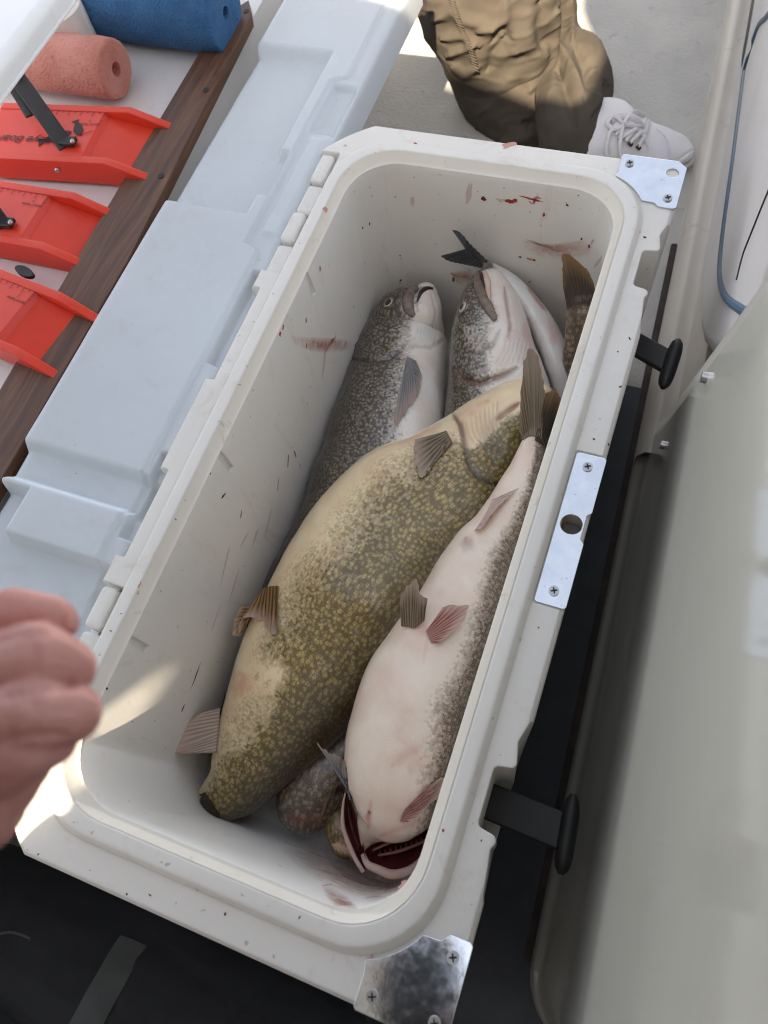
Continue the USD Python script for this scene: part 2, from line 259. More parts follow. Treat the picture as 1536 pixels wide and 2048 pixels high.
def fin_look(name, c_base, c_ray, c_edge, trans=0.35):
    n = {'a': ('attribute', {'attribute': 'st'}), 's': ('separate_xyz', {}), 'm': ('math', {'math_type': 'multiply', 'value2': 2 * math.pi}), 'si': ('math', {'math_type': 'sine'}),
         'nz': ('noise_texture', {'scale': 1.6, 'detail': 4}), 'ns': ('math', {'math_type': 'multiply_add', 'value2': 4.4, 'value3': -2.2}), 'ad': ('math', {'math_type': 'add'}), 'k': ('map_range', {'from_min': -0.8, 'from_max': 0.9, 'to_min': 0, 'to_max': 1, 'clamp': True}),
         'x': ('mix', {'color1': c_base, 'color2': c_ray}), 'e': ('map_range', {'from_min': 0.55, 'from_max': 1.0, 'to_min': 0, 'to_max': 1.0, 'clamp': True}), 'x2': ('mix', {'color2': c_edge}),
         'p': ('principled_bsdf', {'roughness': 0.4, 'coat_weight': 0.15}), 't': ('translucent_bsdf', {}), 'mx': ('mix_closure', {'fac': trans})}
    l = [('a.vector', 's.vector'), ('s.x', 'm.value1'), ('m.value', 'si.value1'), ('a.vector', 'nz.vector'), ('nz.fac', 'ns.value1'), ('si.value', 'ad.value1'), ('ns.value', 'ad.value2'), ('ad.value', 'k.value'), ('k.result', 'x.fac'),
         ('s.y', 'e.value'), ('e.result', 'x2.fac'), ('x.color', 'x2.color1'), ('x2.color', 'p.base_color'), ('x2.color', 't.color'), ('p.BSDF', 'mx.closure1'), ('t.BSDF', 'mx.closure2')]
    look(name, n, l, surface='mx.closure')
fin_look('fin_grey', (0.19, 0.20, 0.215), (0.36, 0.33, 0.31), (0.50, 0.36, 0.31))
fin_look('fin_olive', (0.13, 0.09, 0.05), (0.34, 0.26, 0.17), (0.52, 0.40, 0.32))
fin_look('fin_orange', (0.10, 0.065, 0.03), (0.48, 0.25, 0.08), (0.60, 0.44, 0.36))
fin_look('fin_pink', (0.38, 0.27, 0.20), (0.60, 0.48, 0.40), (0.62, 0.42, 0.33))
fin_look('fin_red', (0.35, 0.10, 0.09), (0.58, 0.34, 0.27), (0.66, 0.50, 0.40))
fin_look('fin_pale', (0.60, 0.45, 0.38), (0.68, 0.54, 0.47), (0.66, 0.52, 0.46))
fin_look('fin_tan', (0.24, 0.185, 0.125), (0.36, 0.29, 0.21), (0.40, 0.31, 0.23))
fin_look('fin_brown', (0.06, 0.04, 0.028), (0.10, 0.068, 0.042), (0.30, 0.17, 0.07))
fin_look('fin_black', (0.018, 0.021, 0.024), (0.045, 0.05, 0.052), (0.03, 0.032, 0.035), 0.15)
plain('gill_red', (0.055, 0.008, 0.010), (0.14, 0.022, 0.024), 60, 0.3, 0.5, 200, 0.003, coat=0.4)
plain('gill_pink', (0.36, 0.12, 0.10), (0.5, 0.24, 0.19), 60, 0.35, 0.3, 200, 0.002, coat=0.3)
plain('flesh_pink', (0.58, 0.36, 0.29), (0.66, 0.47, 0.39), 40, 0.4, 0.3, 160, 0.002, coat=0.2, sss=0.15)
plain('jaw_olive', (0.10, 0.072, 0.052), (0.22, 0.165, 0.13), 120, 0.4, 0.2, 300, 0.001, coat=0.2)
plain('eye_ring', (0.42, 0.40, 0.30), (0.5, 0.48, 0.38), 90, 0.2, coat=0.6)
plain('pupil', (0.006, 0.007, 0.009), None, 10, 0.08, coat=1.0)
plain('mouth_dark', (0.03, 0.018, 0.016), None, 10, 0.4)
# ------------------------------------------------------------------ setting: deck, gunwale, added sun blockers, seat base
HR = 0.48                                           # height of the cooler's lip above the deck
structure('deck', box(-4, 4, -4, 8, -0.1, 0.0), 'deck')
def loft(rings, close_bottom=True, close_top=True):
    rings = [np.asarray(r, float) for r in rings]; n = len(rings[0]); v = np.vstack(rings); k = len(rings)
    i, j = np.meshgrid(np.arange(k - 1), np.arange(n), indexing='ij')
    q = np.stack([i * n + j, i * n + (j + 1) % n, (i + 1) * n + (j + 1) % n, (i + 1) * n + j], -1).reshape(-1, 4)
    f = np.vstack([q[:, [0, 1, 2]], q[:, [0, 2, 3]]]); j = np.arange(n)
    if close_bottom: c = len(v); v = np.vstack([v, rings[0].mean(0)]); f = np.vstack([f, np.stack([np.full(n, c), (j + 1) % n, j], 1)])
    if close_top: c = len(v); v = np.vstack([v, rings[-1].mean(0)]); o = (k - 1) * n; f = np.vstack([f, np.stack([np.full(n, c), o + j, o + (j + 1) % n], 1)])
    return v, f
def ring(x0, x1, y0, y1, rl, rr, z, chamfer=False, k=10):
    out = []
    for cx, cy, r, a0, ch in ((x1 - rr, y0 + rr, rr, -90, 0), (x1 - rr, y1 - rr, rr, 0, 0), (x0 + rl, y1 - rl, rl, 90, chamfer), (x0 + rl, y0 + rl, rl, 180, chamfer)):
        t = np.radians(a0 + np.linspace(0, 90, k)); p = np.stack([cx + r * np.cos(t), cy + r * np.sin(t)], 1)
        if ch:
            w = np.linspace(0, 1, k)[:, None]; s = p[0] * (1 - w) + p[-1] * w; p = 0.75 * s + 0.25 * p
        out.append(p)
    p = np.vstack(out); return np.column_stack([p, np.full(len(p), z)])
# gunwale on the port side: white box with a wooden trim along its inner edge
PL = [at(p, 0.55) for p in ((508, 20), (256, 520), (0, 960))]
gx = lambda y: np.interp(y, [0.36, 0.70, 1.21], [-0.663, -0.666, -0.703])
gun = thing('gunwale', 'white gunwale shelf along the side of the boat under the red boards', 'gunwale')
ys = np.array([-3.0, 0.39, 0.78, 1.38, 6.0]); xs = np.array([-0.755, -0.770, -0.777, -0.822, -0.95])
poly = [(x, y) for x, y in zip(xs, ys)] + [(-2.2, 6.0), (-2.2, -3.0)]
part(gun, 'shelf', moved(extrude(poly, 0.418)), 'white_gelcoat')
plank = thing('wooden_plank', 'brown varnished wooden plank edging the shelf beneath the red boards', 'plank')
kz = 0.849 / 0.739
part(plank, 'board', moved(extrude([(CAM[0] + (x - CAM[0]) * kz, CAM[1] + (y - CAM[1]) * kz) for x, y in [(-0.660, -1.5), (-0.662, 0.36), (-0.666, 0.70), (-0.7025, 1.20), (-0.722, 1.235), (-0.752, 1.19), (-0.741, 0.70), (-0.731, 0.36), (-0.729, -1.5)]], 0.020), t=(0, 0, 0.420)), 'wood')
for px in ((492, 22), (412, 180), (322, 352)):
    c = at(px, 0.4404); part(plank, 'nail_hole', moved(extrude(Polygon([(0.005 * math.cos(t), 0.006 * math.sin(t)) for t in np.linspace(0, 6.28, 10)[:-1]]), 0.0008), t=c), 'screw_slot')
rail = thing('white_rail', 'white moulded rail close to the camera above the shelf', 'rail')
part(rail, 'rail_body', box(-0.97, -0.720, -0.6, 2.6, 0.765, 0.80, 0.012), 'white_gelcoat')
for y in (-0.5, 2.45): part(rail, 'rail_post', tube([(-0.85, y, 0.42), (-0.85, y, 0.77)], 0.02), 'white_gelcoat')
# added unseen wall, window gap and roof, shaped to aim sun and shade
blocker = thing('sun_blocker', 'added unseen cream wall and roof with a gap, shaped to place sunlight', 'sun_blocker')
CW = -1.0
outer = Polygon([(-2.2, 0), (2.2, 0), (2.2, 2.19), (-2.2, 2.19)])
sun_gap = Polygon([(-0.36, 1.60), (-0.220, 1.60), (-0.166, 1.80), (-0.166, 1.90), (-0.36, 1.90)]).buffer(0.008).buffer(-0.016).buffer(0.008)  # opening shaped to drop a strip of sun on the cooler wall
v, f = extrude(outer.difference(sun_gap), 0.05)
part(blocker, 'sun_block_wall', (np.stack([v[:, 0], CW - v[:, 2], v[:, 1]], 1), f[:, ::-1]), 'blocker_cream')
v, f = extrude(sun_gap.buffer(0.028).difference(sun_gap.buffer(0.002)), 0.012)
part(blocker, 'sun_gap_frame', (np.stack([v[:, 0], CW + 0.013 - v[:, 2], v[:, 1]], 1), f[:, ::-1]), 'screw_steel')
shade_roof = Polygon([(-2.3, -1.35), (2.3, -1.35), (2.3, 0.52), (0.09, 0.52), (0.09, 0.20), (0.195, 0.0), (0.185, -0.24), (-0.05, -0.19), (-0.30, -0.13), (-2.3, -0.13)]).buffer(0.03).buffer(-0.03)  # added roof, edge stepped to shade chosen deck and trousers
v, f = extrude(shade_roof, 0.05); part(blocker, 'sun_block_roof', (v + [0, 0, 2.195], f), 'blocker_cream')
for x in (-1.9, 1.9): part(blocker, 'block_roof_post', tube([(x, -0.22, 0), (x, -0.22, 2.2)], 0.025), 'screw_steel')

# glossy seat base on the starboard side, leaning out a little as it rises
seat = thing('seat_base', 'glossy grey green moulded seat base mirroring the cooler beside it', 'seat base')
def seat_wall():
    prof = [(0.0, 0.0), (0.005, 0.014), (0.014, 0.020), (0.021, 0.033), (0.025, 0.06), (0.029, 0.16), (0.030, 0.5), (0.031, 1.0), (0.040, 1.02)]
    n = 36; s = np.linspace(0, 1, n); V = []
    pf = PchipInterpolator(np.linspace(0, 1, len(prof)), np.array(prof))(np.linspace(0, 1, 40))
    for dx, z in pf:
        yend = 0.96 - 0.41 * z
        y = np.r_[np.linspace(0.055, yend, n)]; x = 0.083 - 0.045 * y + dx
        k = np.linspace(math.pi, math.pi / 2, 9)[:-1][::-1]
        cx, cy, r = x[0] + 0.09, y[0], 0.09
        near = [(cx + r * math.cos(t), cy - r * math.sin(t)) for t in np.linspace(math.pi / 2, math.pi, 10)[:-1]]
        row = [(cx + 1.2, cy - r)] + near + list(zip(x, y)) + [(x[-1] + 1.2, y[-1] + 0.25)]
        V.append([(a, b, z) for a, b in row])
    V = np.array(V); return V.reshape(-1, 3), grid_faces(V.shape[0], V.shape[1])[:, ::-1]
part(seat, 'panel', seat_wall(), 'gelcoat', smooth=50)
part(seat, 'seam', tube([(0.078 - 0.045 * y, y, 0.004) for y in np.linspace(0.05, 1.40, 30)], 0.0065, 8, flat=0.7), 'rust_seam')
v = []
for y in np.linspace(0.88, 2.6, 20):
    v.append([(0.086 - 0.045 * y + a, y, z) for a, z in ((-0.002, 0.0), (0.0, 0.03), (0.012, 0.052), (0.026, 0.055), (0.034, 0.048), (0.05, 0.05), (0.06, 0.08), (0.07, 0.16), (0.6, 0.17))])
v = np.array(v); part(seat, 'moulded_skirt', (v.reshape(-1, 3), grid_faces(20, 9)), 'cream_gelcoat', smooth=60)
for px in ((1410, 755), (1326, 890), (1256, 968)):
    d = ray(*px); nn = np.array([1.0, 0.045, 0]); c = CAM + (0.111 - CAM @ nn) / (d @ nn) * d
    a = trimesh.creation.cylinder(radius=0.0065, height=0.008, sections=20); v, f, _ = meshkit.arrays(a)
    part(seat, 'snap', moved((v[:, [2, 1, 0]], f[:, ::-1]), t=c), 'screw_steel')
# bolster with blue piping beyond the panel
bol = thing('bolster', 'beige vinyl seat bolster with blue piping', 'seat bolster')
def slab(outline, x0, thick, r=0.02, bulge=0.0):     # outline in (y, z), rounded edge, extruded in +x
    P = Polygon(outline).buffer(-0.05).buffer(0.05)
    rows = []
    for d, dx in ((r, 0.0), (0.45 * r, 0.12 * r), (0.12 * r, 0.5 * r), (0.0, r), (0.0, thick)):
        q = P.buffer(-d) if d else P
        L = LineString(q.exterior.coords); pts = np.array([L.interpolate(t, normalized=True).coords[0] for t in np.linspace(0, 1, 121)[:-1]])
        rows.append((pts, dx))
    V = [np.column_stack([x0(p) + dx, p]) for p, dx in rows]
    return loft(V, close_bottom=True, close_top=True)
BX, BK = 0.142, -0.049
fx = lambda p: BX + BK * p[:, 0]
def onB(p):
    d = ray(*p); n = np.array([1.0, -BK, 0]); t = (BX - CAM @ n) / (d @ n); return CAM + t * d
out = [tuple(onB(p)[1:]) for p in ((1452, 215), (1430, 370), (1402, 560), (1394, 655), (1401, 700), (1420, 722), (1455, 735))] + [(0.74, 0.60), (0.80, 0.68), (2.8, 0.68), (2.8, 0.10), (1.95, 0.06)]
part(bol, 'cushion', slab(out, fx, 0.3, 0.03), 'vinyl', smooth=60)
pp = curve(np.array([onB(p) + [0.004, 0, 0] for p in ((1560, 10), (1534, 34), (1508, 80), (1490, 140), (1466, 330), (1446, 480), (1441, 545), (1448, 585), (1478, 616), (1530, 640), (1590, 655))]), 60)
part(bol, 'piping', tube(pp - [0.003, 0, 0], 0.0062 + 0 * pp[:, 0], 10), 'blue_piping')
sl = curve(np.array([onB(p) for p in ((1560, 330), (1520, 425), (1490, 500), (1474, 560))]), 30)
part(bol, 'seam_line', tube(sl, 0.0018, 8), 'black_rubber')
gl = curve(np.array([onB(p) for p in ((1520, -60), (1508, 0), (1496, 70), (1487, 118), (1484, 134))]), 24)
part(bol, 'dark_gap', tube(gl, np.r_[np.full(20, 0.012), [0.011, 0.010, 0.007, 0.003]], 10, flat=0.4, up=(1, 0, 0)), 'black_rubber')
structure('gap_shade_sheet', moved(extrude(Polygon([(-0.60, -1.6), (0.35, -1.6), (0.35, 0.5), (0.10, 1.02), (-0.60, 1.02)]).buffer(0.02), 0.006), t=(0, 0, 0.0)), 'gap_shade')  # dark sheet added where only shade lies under and beside the cooler

# ------------------------------------------------------------------ the cooler
XL, L = -0.535, 1.10
cooler = thing('cooler', 'large white open cooler full of trout, grubby and blood specked', 'cooler')
def inset(d, z, rl, rr, ch=False): return ring(XL + d, -d, d, L - d, rl, rr, z, ch)
rings = [inset(0.02, 0, 0.05, 0.05, True), inset(0.012, 0.01, 0.06, 0.03, True), inset(0.0, HR - 0.03, 0.066, 0.014, True), inset(0.001, HR - 0.018, 0.066, 0.014, True), inset(0.005, HR - 0.0125, 0.064, 0.014, True), inset(0.012, HR - 0.012, 0.062, 0.016, True),
         inset(0.034, HR - 0.012, 0.085, 0.085), inset(0.0365, HR - 0.013, 0.088, 0.088), inset(0.040, HR - 0.004, 0.09, 0.09), inset(0.043, HR - 0.001, 0.088, 0.088), inset(0.047, HR, 0.086, 0.086), inset(0.058, HR - 0.0005, 0.08, 0.08), inset(0.0605, HR - 0.003, 0.078, 0.078),
         inset(0.0665, HR - 0.014, 0.074, 0.074), inset(0.070, HR - 0.0165, 0.072, 0.072), inset(0.0715, HR - 0.024, 0.071, 0.071), inset(0.084, 0.14, 0.066, 0.066), inset(0.089, 0.098, 0.07, 0.07), inset(0.098, 0.080, 0.075, 0.075), inset(0.118, 0.071, 0.08, 0.08)]
bv, bf = loft(rings)
body = manifold3d.Manifold(manifold3d.Mesh(bv.astype(np.float32), bf.astype(np.uint32)))
if body.volume() < 0: body = manifold3d.Manifold(manifold3d.Mesh(bv.astype(np.float32), bf[:, ::-1].astype(np.uint32)))
def cut(poly, z0, z1, r=0.006):
    p = Polygon(poly).buffer(-r).buffer(2 * r).buffer(-r)
    v, f = extrude(p, z1 - z0); v = v + [0, 0, z0]
    return manifold3d.Manifold(manifold3d.Mesh(v.astype(np.float32), f.astype(np.uint32)))
cuts = []
yl = {}
for name, yc in (('near', 0.215), ('far', 0.905)):    # latch notches in the front edge
    a = 0.032
    cuts.append(cut([(0.02, yc - a - 0.07), (-0.002, yc - a - 0.06), (-0.008, yc - a - 0.012), (-0.002, yc - a), (-0.026, yc - a + 0.004), (-0.026, yc + a), (-0.004, yc + a + 0.004), (-0.010, yc + a + 0.03), (-0.003, yc + a + 0.055), (0.02, yc + a + 0.06)], 0.17, 0.6))
cuts.append(cut([(0.02, 0.425), (-0.036, 0.425), (-0.036, 0.622), (0.02, 0.622)], HR - 0.0155, 0.6, 0.003))      # lock plate recess
cuts.append(cut([(-0.030, 0.505), (-0.030, 0.548), (-0.006, 0.548), (-0.006, 0.505)], 0.30, 0.6, 0.004))
for yc in (0.245, 0.50, 0.80):                        # divider slots in the hinge-side wall
    cuts.append(cut([(XL + 0.068, yc - 0.005), (XL + 0.0785, yc - 0.005), (XL + 0.0785, yc + 0.005), (XL + 0.068, yc + 0.005)], HR - 0.060, HR - 0.002, 0.002))
for y0, y1 in ((0.07, 0.30), (0.79, 1.03)):           # hinge gutters
    cuts.append(cut([(XL - 0.01, y0), (XL + 0.036, y0), (XL + 0.036, y1), (XL - 0.01, y1)], HR - 0.045, 0.6, 0.003))
for y0, y1 in ((0.335, 0.46), (0.60, 0.76)):
    cuts.append(cut([(XL - 0.01, y0), (XL + 0.017, y0), (XL + 0.017, y1), (XL - 0.01, y1)], HR - 0.060, 0.6, 0.003))
for c in cuts: body = body - c
BODY = meshkit.arrays(body)[:2]
part(cooler, 'body', BODY, 'cooler_plastic', smooth=28)
LE = [inset(0.0600, HR - 0.0022, 0.0782, 0.0782), inset(0.0668, HR - 0.0135, 0.0742, 0.0742), inset(0.0704, HR - 0.0160, 0.0722, 0.0722)]
lv = [r + np.array([0, 0, 0.0009]) for r in LE]
part(cooler, 'liner_edge', loft(lv, close_bottom=False, close_top=False), 'liner_beige', smooth=60)
# steel corner plates and lock plate
def plate(poly, z, holes=(), th=0.0022):
    p = Polygon(poly).buffer(-0.004).buffer(0.008).buffer(-0.004)
    for (x, y, r) in holes: p = p.difference(LineString([(x, y), (x + 1e-5, y)]).buffer(r))
    v, f = extrude(p, th); return v + [0, 0, z], f
def screw(parent, x, y, z, r=0.0058):
    s = part(parent, 'screw', moved(cat_mesh([trimesh.creation.cylinder(radius=r, height=0.0024, sections=24)]), t=(x, y, z + 0.0010)), 'screw_steel')
    return [(box(-0.62 * r, 0.62 * r, -0.13 * r, 0.13 * r, 0, 0.0006), x, y, z), (box(-0.13 * r, 0.13 * r, -0.62 * r, 0.62 * r, 0, 0.0006), x, y, z)]
zb = HR - 0.012
def quarter(cx, cy, r, a0, a1, n=10): return [(cx + r * math.cos(math.radians(t)), cy + r * math.sin(math.radians(t))) for t in np.linspace(a0, a1, n)]
def fitted(parent, poly, z, holes, screws, label):
    p = part(parent, 'steel_plate', plate(poly, z, holes), 'steel', smooth=20, label=label)
    for (x, y) in screws:
        for bx, sx, sy, sz in screw(p, x, y, z + 0.0022):
            c = math.radians(25 + 40 * x); R = np.array([[math.cos(c), -math.sin(c), 0], [math.sin(c), math.cos(c), 0], [0, 0, 1]])
            part(p, 'screw_slot', moved(bx, R, (sx, sy, sz + 0.0024)), 'screw_slot', smooth=False)
fitted(cooler, [(-0.090, L + 0.001), (-0.012, L + 0.001), (0.001, L - 0.010), (0.001, L - 0.086), (-0.022, L - 0.086), (-0.029, L - 0.080)] + quarter(-0.1245, L - 0.1245, 0.0905, 30, 68) + [(-0.088, L - 0.030)], zb + 0.0008, [(-0.016, L - 0.022, 0.0085)], [(-0.076, L - 0.016), (-0.013, L - 0.070)], 'far steel corner plate reflecting blue sky')
fitted(cooler, [(-0.088, -0.001), (-0.012, -0.001), (0.001, 0.010), (0.001, 0.088), (-0.022, 0.088), (-0.029, 0.080)] + quarter(-0.1245, 0.1245, 0.0905, -30, -68) + [(-0.088, 0.030)], zb + 0.0008, [], [(-0.074, 0.015), (-0.014, 0.071), (-0.014, 0.016)], 'near steel corner plate reflecting the dark photographer')
fitted(cooler, [(-0.0345, 0.427), (0.0008, 0.427), (0.0008, 0.508), (-0.004, 0.511), (-0.004, 0.543), (0.0008, 0.546), (0.0008, 0.620), (-0.0345, 0.620)], HR - 0.0145, [(-0.018, 0.527, 0.0125)], [(-0.018, 0.603), (-0.0165, 0.444)], 'worn steel lock plate in the middle of the front edge')
part(cooler, 'lock_tongue', box(-0.029, -0.0075, 0.507, 0.546, 0.40, 0.428, 0.004), 'screw_steel')
# rubber latches, pulled open and hanging out from the front
def latch(a, b, tdir, w=0.030, tl=0.090):
    a, b = np.array(a, float), np.array(b, float); R = frame(b - a); n = np.linalg.norm(b - a)
    lp = part(cooler, 'rubber_latch', moved(box(-0.02, n, -w, w, -0.0045, 0.0045, 0.003), R, a), 'black_rubber')
    t = np.array(tdir, float); t /= np.linalg.norm(t)
    p = [b + t * s for s in np.linspace(-tl / 2, tl / 2, 13)]
    rad = 0.0105 * (1 - 0.45 * np.abs(np.linspace(-1, 1, 13)) ** 4); rad[[0, -1]] *= 0.6
    part(lp, 'pull_handle', tube(p, rad, 14, flat=1.15), 'black_rubber')
    part(lp, 'pull_ridge', box(0, 0.001, 0, 0.001, 0, 0.001), 'black_rubber') if False else None
latch((-0.02, 0.913, 0.31), (0.050, 0.866, 0.335), (0.03, 0.6, 0.05), 0.019, 0.082)
latch((-0.02, 0.220, 0.33), (0.0665, 0.216, 0.335), (-0.06, 0.7, 0.0), 0.0205, 0.086)
# hinge knuckles on the body
for y0, y1 in ((0.07, 0.30), (0.79, 1.03)):
    k = 4; w = (y1 - y0 - 0.002) / k
    for i in range(k):
        o = 0.006 if i % 2 == 0 else 0.0
        part(cooler, 'hinge_knuckle', box(XL + 0.006, XL + 0.028 + o * 0.8, y0 + i * w + 0.0022, y0 + (i + 1) * w - 0.0022, HR - 0.052, HR - 0.013 - 0.9 * o, 0.006), 'cooler_plastic')
    part(cooler, 'hinge_pin', tube([(XL + 0.018, y0, HR - 0.034), (XL + 0.018, y1, HR - 0.034)], 0.004), 'screw_steel')
# the lid, folded open and lying level beside the hinges
LZ, LK = 0.462, 0.827 / 0.789
def sstep(x, w): t = np.clip(x / w + 0.5, 0, 1); return t * t * (3 - 2 * t)
def rect(X, Y, x0, x1, y0, y1): return np.minimum(np.minimum(X - x0, x1 - X), np.minimum(Y - y0, y1 - Y))
LX0, LX1, LY0, LY1 = -0.715, -0.503, 0.02, 1.43
def lid_height(X, Y):
    X, Y = CAM[0] + (X - CAM[0]) / LK, CAM[1] + (Y - CAM[1]) / LK
    e = rect(X, Y, LX0, LX1, LY0, LY1); r = 0.014; d = np.clip(r - e, 0, r)
    z = -(r - np.sqrt(np.maximum(r * r - d * d, 0)))                                        # rounded rim
    jog = sstep(rect(X, Y, -0.557, 0, 0.805, 1.15), 0.012)
    gx_ = -0.5285 - 0.0285 * jog
    groove = X - gx_
    z = z - 0.006 * np.exp(-(groove / 0.0024) ** 2) - 0.005 * sstep(groove - 0.002, 0.004)
    z = z - 0.012 * sstep(rect(X, Y, -0.548, -0.51, 1.035, 1.14), 0.008) + 0.005 * sstep(rect(X, Y, -0.538, -0.514, 0.83, 1.02), 0.008)
    z = z - 0.022 * sstep(np.maximum(rect(X, Y, -0.80, -0.578, 0.862, 1.205), rect(X, Y, -0.80, -0.562, 0.90, 0.985)), 0.012)   # strap pocket, far
    z = z - 0.020 * sstep(rect(X, Y, -0.80, -0.40, 0.385, 0.432), 0.014)                    # cross channel, near
    z = z - 0.030 * sstep(np.maximum(0.312 - Y, rect(X, Y, -0.80, -0.668, 0.1, 0.372)), 0.010)   # lower landing
    z = z + 0.0010 * pnoise(np.stack([X, Y, 0 * X], -1), 16)
    tex = sstep(np.minimum(e - 0.02, np.abs(groove) - 0.006), 0.006)
    z = z - 0.02 * sstep(rect(X, Y, -0.521, -0.3, 0.352, 0.470), 0.006) - 0.02 * sstep(rect(X, Y, -0.5235, -0.3, 0.61, 0.765), 0.006)
    return LZ + z
nx, ny = 130, 640
X, Y = np.meshgrid(CAM[0] + LK * (np.linspace(LX0, LX1, nx) - CAM[0]), CAM[1] + LK * (np.linspace(LY0, LY1, ny) - CAM[1]), indexing='ij')
Zt = lid_height(X, Y); top = np.stack([X, Y, Zt], -1).reshape(-1, 3)
n = nx * ny; loop = np.r_[np.arange(nx) * ny, (nx - 1) * ny + np.arange(1, ny), np.arange(nx - 2, -1, -1) * ny + ny - 1, np.arange(ny - 2, 0, -1)]
low = top[loop].copy(); low[:, 2] = 0.395; k = len(loop); jj = np.arange(k)
gf = grid_faces(nx, ny)
side = np.vstack([np.stack([loop, n + jj, n + (jj + 1) % k], 1), np.stack([loop, n + (jj + 1) % k, np.roll(loop, -1)], 1)])
lid = part(cooler, 'lid', (np.vstack([top, low]), np.vstack([gf, side])), 'lid_skylit_plastic', smooth=50, label='open white lid with textured pads, strap pockets and a groove along its edge')

# ------------------------------------------------------------------ fish
FISH = {}
def smooth01(x): x = np.clip(x, 0, 1); return x * x * (3 - 2 * x)
def seg_dist(P, poly):
    """distance and signed side (positive: right of the line's direction in the picture) of points to a polyline"""
    P = np.asarray(P, float); poly = np.asarray(poly, float); best = np.full(len(P), 1e9); side = np.zeros(len(P)); along = np.zeros(len(P))
    ln = np.r_[0, np.cumsum(np.linalg.norm(np.diff(poly, axis=0), axis=1))]
    for i in range(len(poly) - 1):
        a, d = poly[i], poly[i + 1] - poly[i]; t = np.clip(((P - a) @ d) / (d @ d), 0, 1); q = a + t[:, None] * d
        r = np.linalg.norm(P - q, axis=1); k = r < best
        best[k] = r[k]; side[k] = np.sign(d[0] * (P[k, 1] - a[1]) - d[1] * (P[k, 0] - a[0])); along[k] = (ln[i] + t[k] * np.linalg.norm(d)) / ln[-1]
    return best, side, along
def make_fish(name, label, group, stations, ratio, belly_at, skin, belly_w=(0.75, 1.25), marks=(), nu=300, nv=150, power=2.1, seed=0, dark_back=0.35, dents=0.0015, cat='fish', place=None, raw=False, dscale=(16, 45), dark_on=1.6, wr=0.0):
    """stations: (left pixel, right pixel, height) of the body's two edges along its length; ratio: depth of the section over its half width"""
    S = np.array([[*l, *r, z] for l, r, z in stations], float)
    place = place or at
    Lp = np.array([place(s[:2], s[4]) for s in S]); Rp = np.array([place(s[2:4], s[4]) for s in S])
    C = (Lp + Rp) / 2; H = (Rp - Lp) / 2; a = np.linalg.norm(H, axis=1)
    s = np.r_[0, np.cumsum(np.linalg.norm(np.diff(C, axis=0), axis=1))]
    w = np.linspace(0, 1, nu); u = s[-1] * (0.55 * w + 0.45 * (1 - np.cos(np.pi * w)) / 2)
    c = PchipInterpolator(s, C)(u); aa = np.sqrt(np.maximum(PchipInterpolator(s, a ** 2)(u), 1e-7)); h = PchipInterpolator(s, H / a[:, None])(u)
    rr = PchipInterpolator(s, np.broadcast_to(np.asarray(ratio, float), (len(s),)))(u)
    k = np.ones(9) / 9; pad = lambda q: np.vstack([np.repeat(q[:1], 4, 0), q, np.repeat(q[-1:], 4, 0)])
    c = np.stack([np.convolve(pad(c)[:, i], k, 'valid') for i in range(3)], 1)
    t = np.gradient(c, axis=0); t /= np.linalg.norm(t, axis=1, keepdims=True)
    e1 = h - (h * t).sum(1, keepdims=True) * t; e1 /= np.linalg.norm(e1, axis=1, keepdims=True)
    e2 = np.cross(t, e1); e2 *= np.sign((e2 * (CAM - c)).sum(1))[:, None]
    th = np.linspace(-np.pi, np.pi, nv); sn, cs = np.sin(th), np.cos(th)
    x = np.sign(sn) * np.abs(sn) ** (2 / power); y = np.sign(cs) * np.abs(cs) ** (2 / power)
    P = c[:, None] + aa[:, None, None] * (x[None, :, None] * e1[:, None] + (rr[:, None] * y[None])[..., None] * e2[:, None])
    N = x[None, :, None] * e1[:, None] + (y[None] / rr[:, None])[..., None] * e2[:, None]; N /= np.linalg.norm(N, axis=2, keepdims=True)
    arc = np.r_[0, np.cumsum(np.hypot(np.diff(x), np.diff(y)))]; arc -= arc[nv // 2]
    st = np.stack([np.broadcast_to(u[:, None], (nu, nv)), aa[:, None] * (0.5 + 0.5 * rr[:, None]) * arc[None]], -1) + seed * 3.17
    ba = np.radians(belly_at) if np.ndim(belly_at) == 0 else np.radians(np.interp(u / s[-1], *belly_at))[:, None]
    psi = np.abs((th[None] - ba + np.pi) % (2 * np.pi) - np.pi)
    n3 = np.concatenate([st, 0 * st[..., :1]], -1)
    psi = psi + 0.09 * pnoise(n3, 22, seed) + 0.05 * pnoise(n3, 70, seed + 1)
    bel = 1 - smooth01((psi - belly_w[0]) / (belly_w[1] - belly_w[0])); red = np.zeros_like(bel); dark = dark_back * smooth01((psi - dark_on) / 1.1)
    P = P + N * (dents * pnoise(n3, dscale[0], seed + 3) + 0.4 * dents * pnoise(n3, dscale[1], seed + 4))[..., None]
    if wr: P = P + N * (wr * (np.clip(1 - np.abs(pnoise(P * np.array([1.0, 1.0, 0.55]), 13, seed + 7)) * 2.4, 0, 1) ** 1.5 + 0.5 * np.clip(1 - np.abs(pnoise(P, 30, seed + 8)) * 2.6, 0, 1)))[..., None]
    Pf, Nf = P.reshape(-1, 3), N.reshape(-1, 3); px = pj(Pf); front = ((CAM - Pf) * Nf).sum(1) > 0
    bel, red, dark = bel.ravel(), red.ravel(), dark.ravel(); off = np.zeros(len(Pf)); sf = np.repeat(u / s[-1], nv)
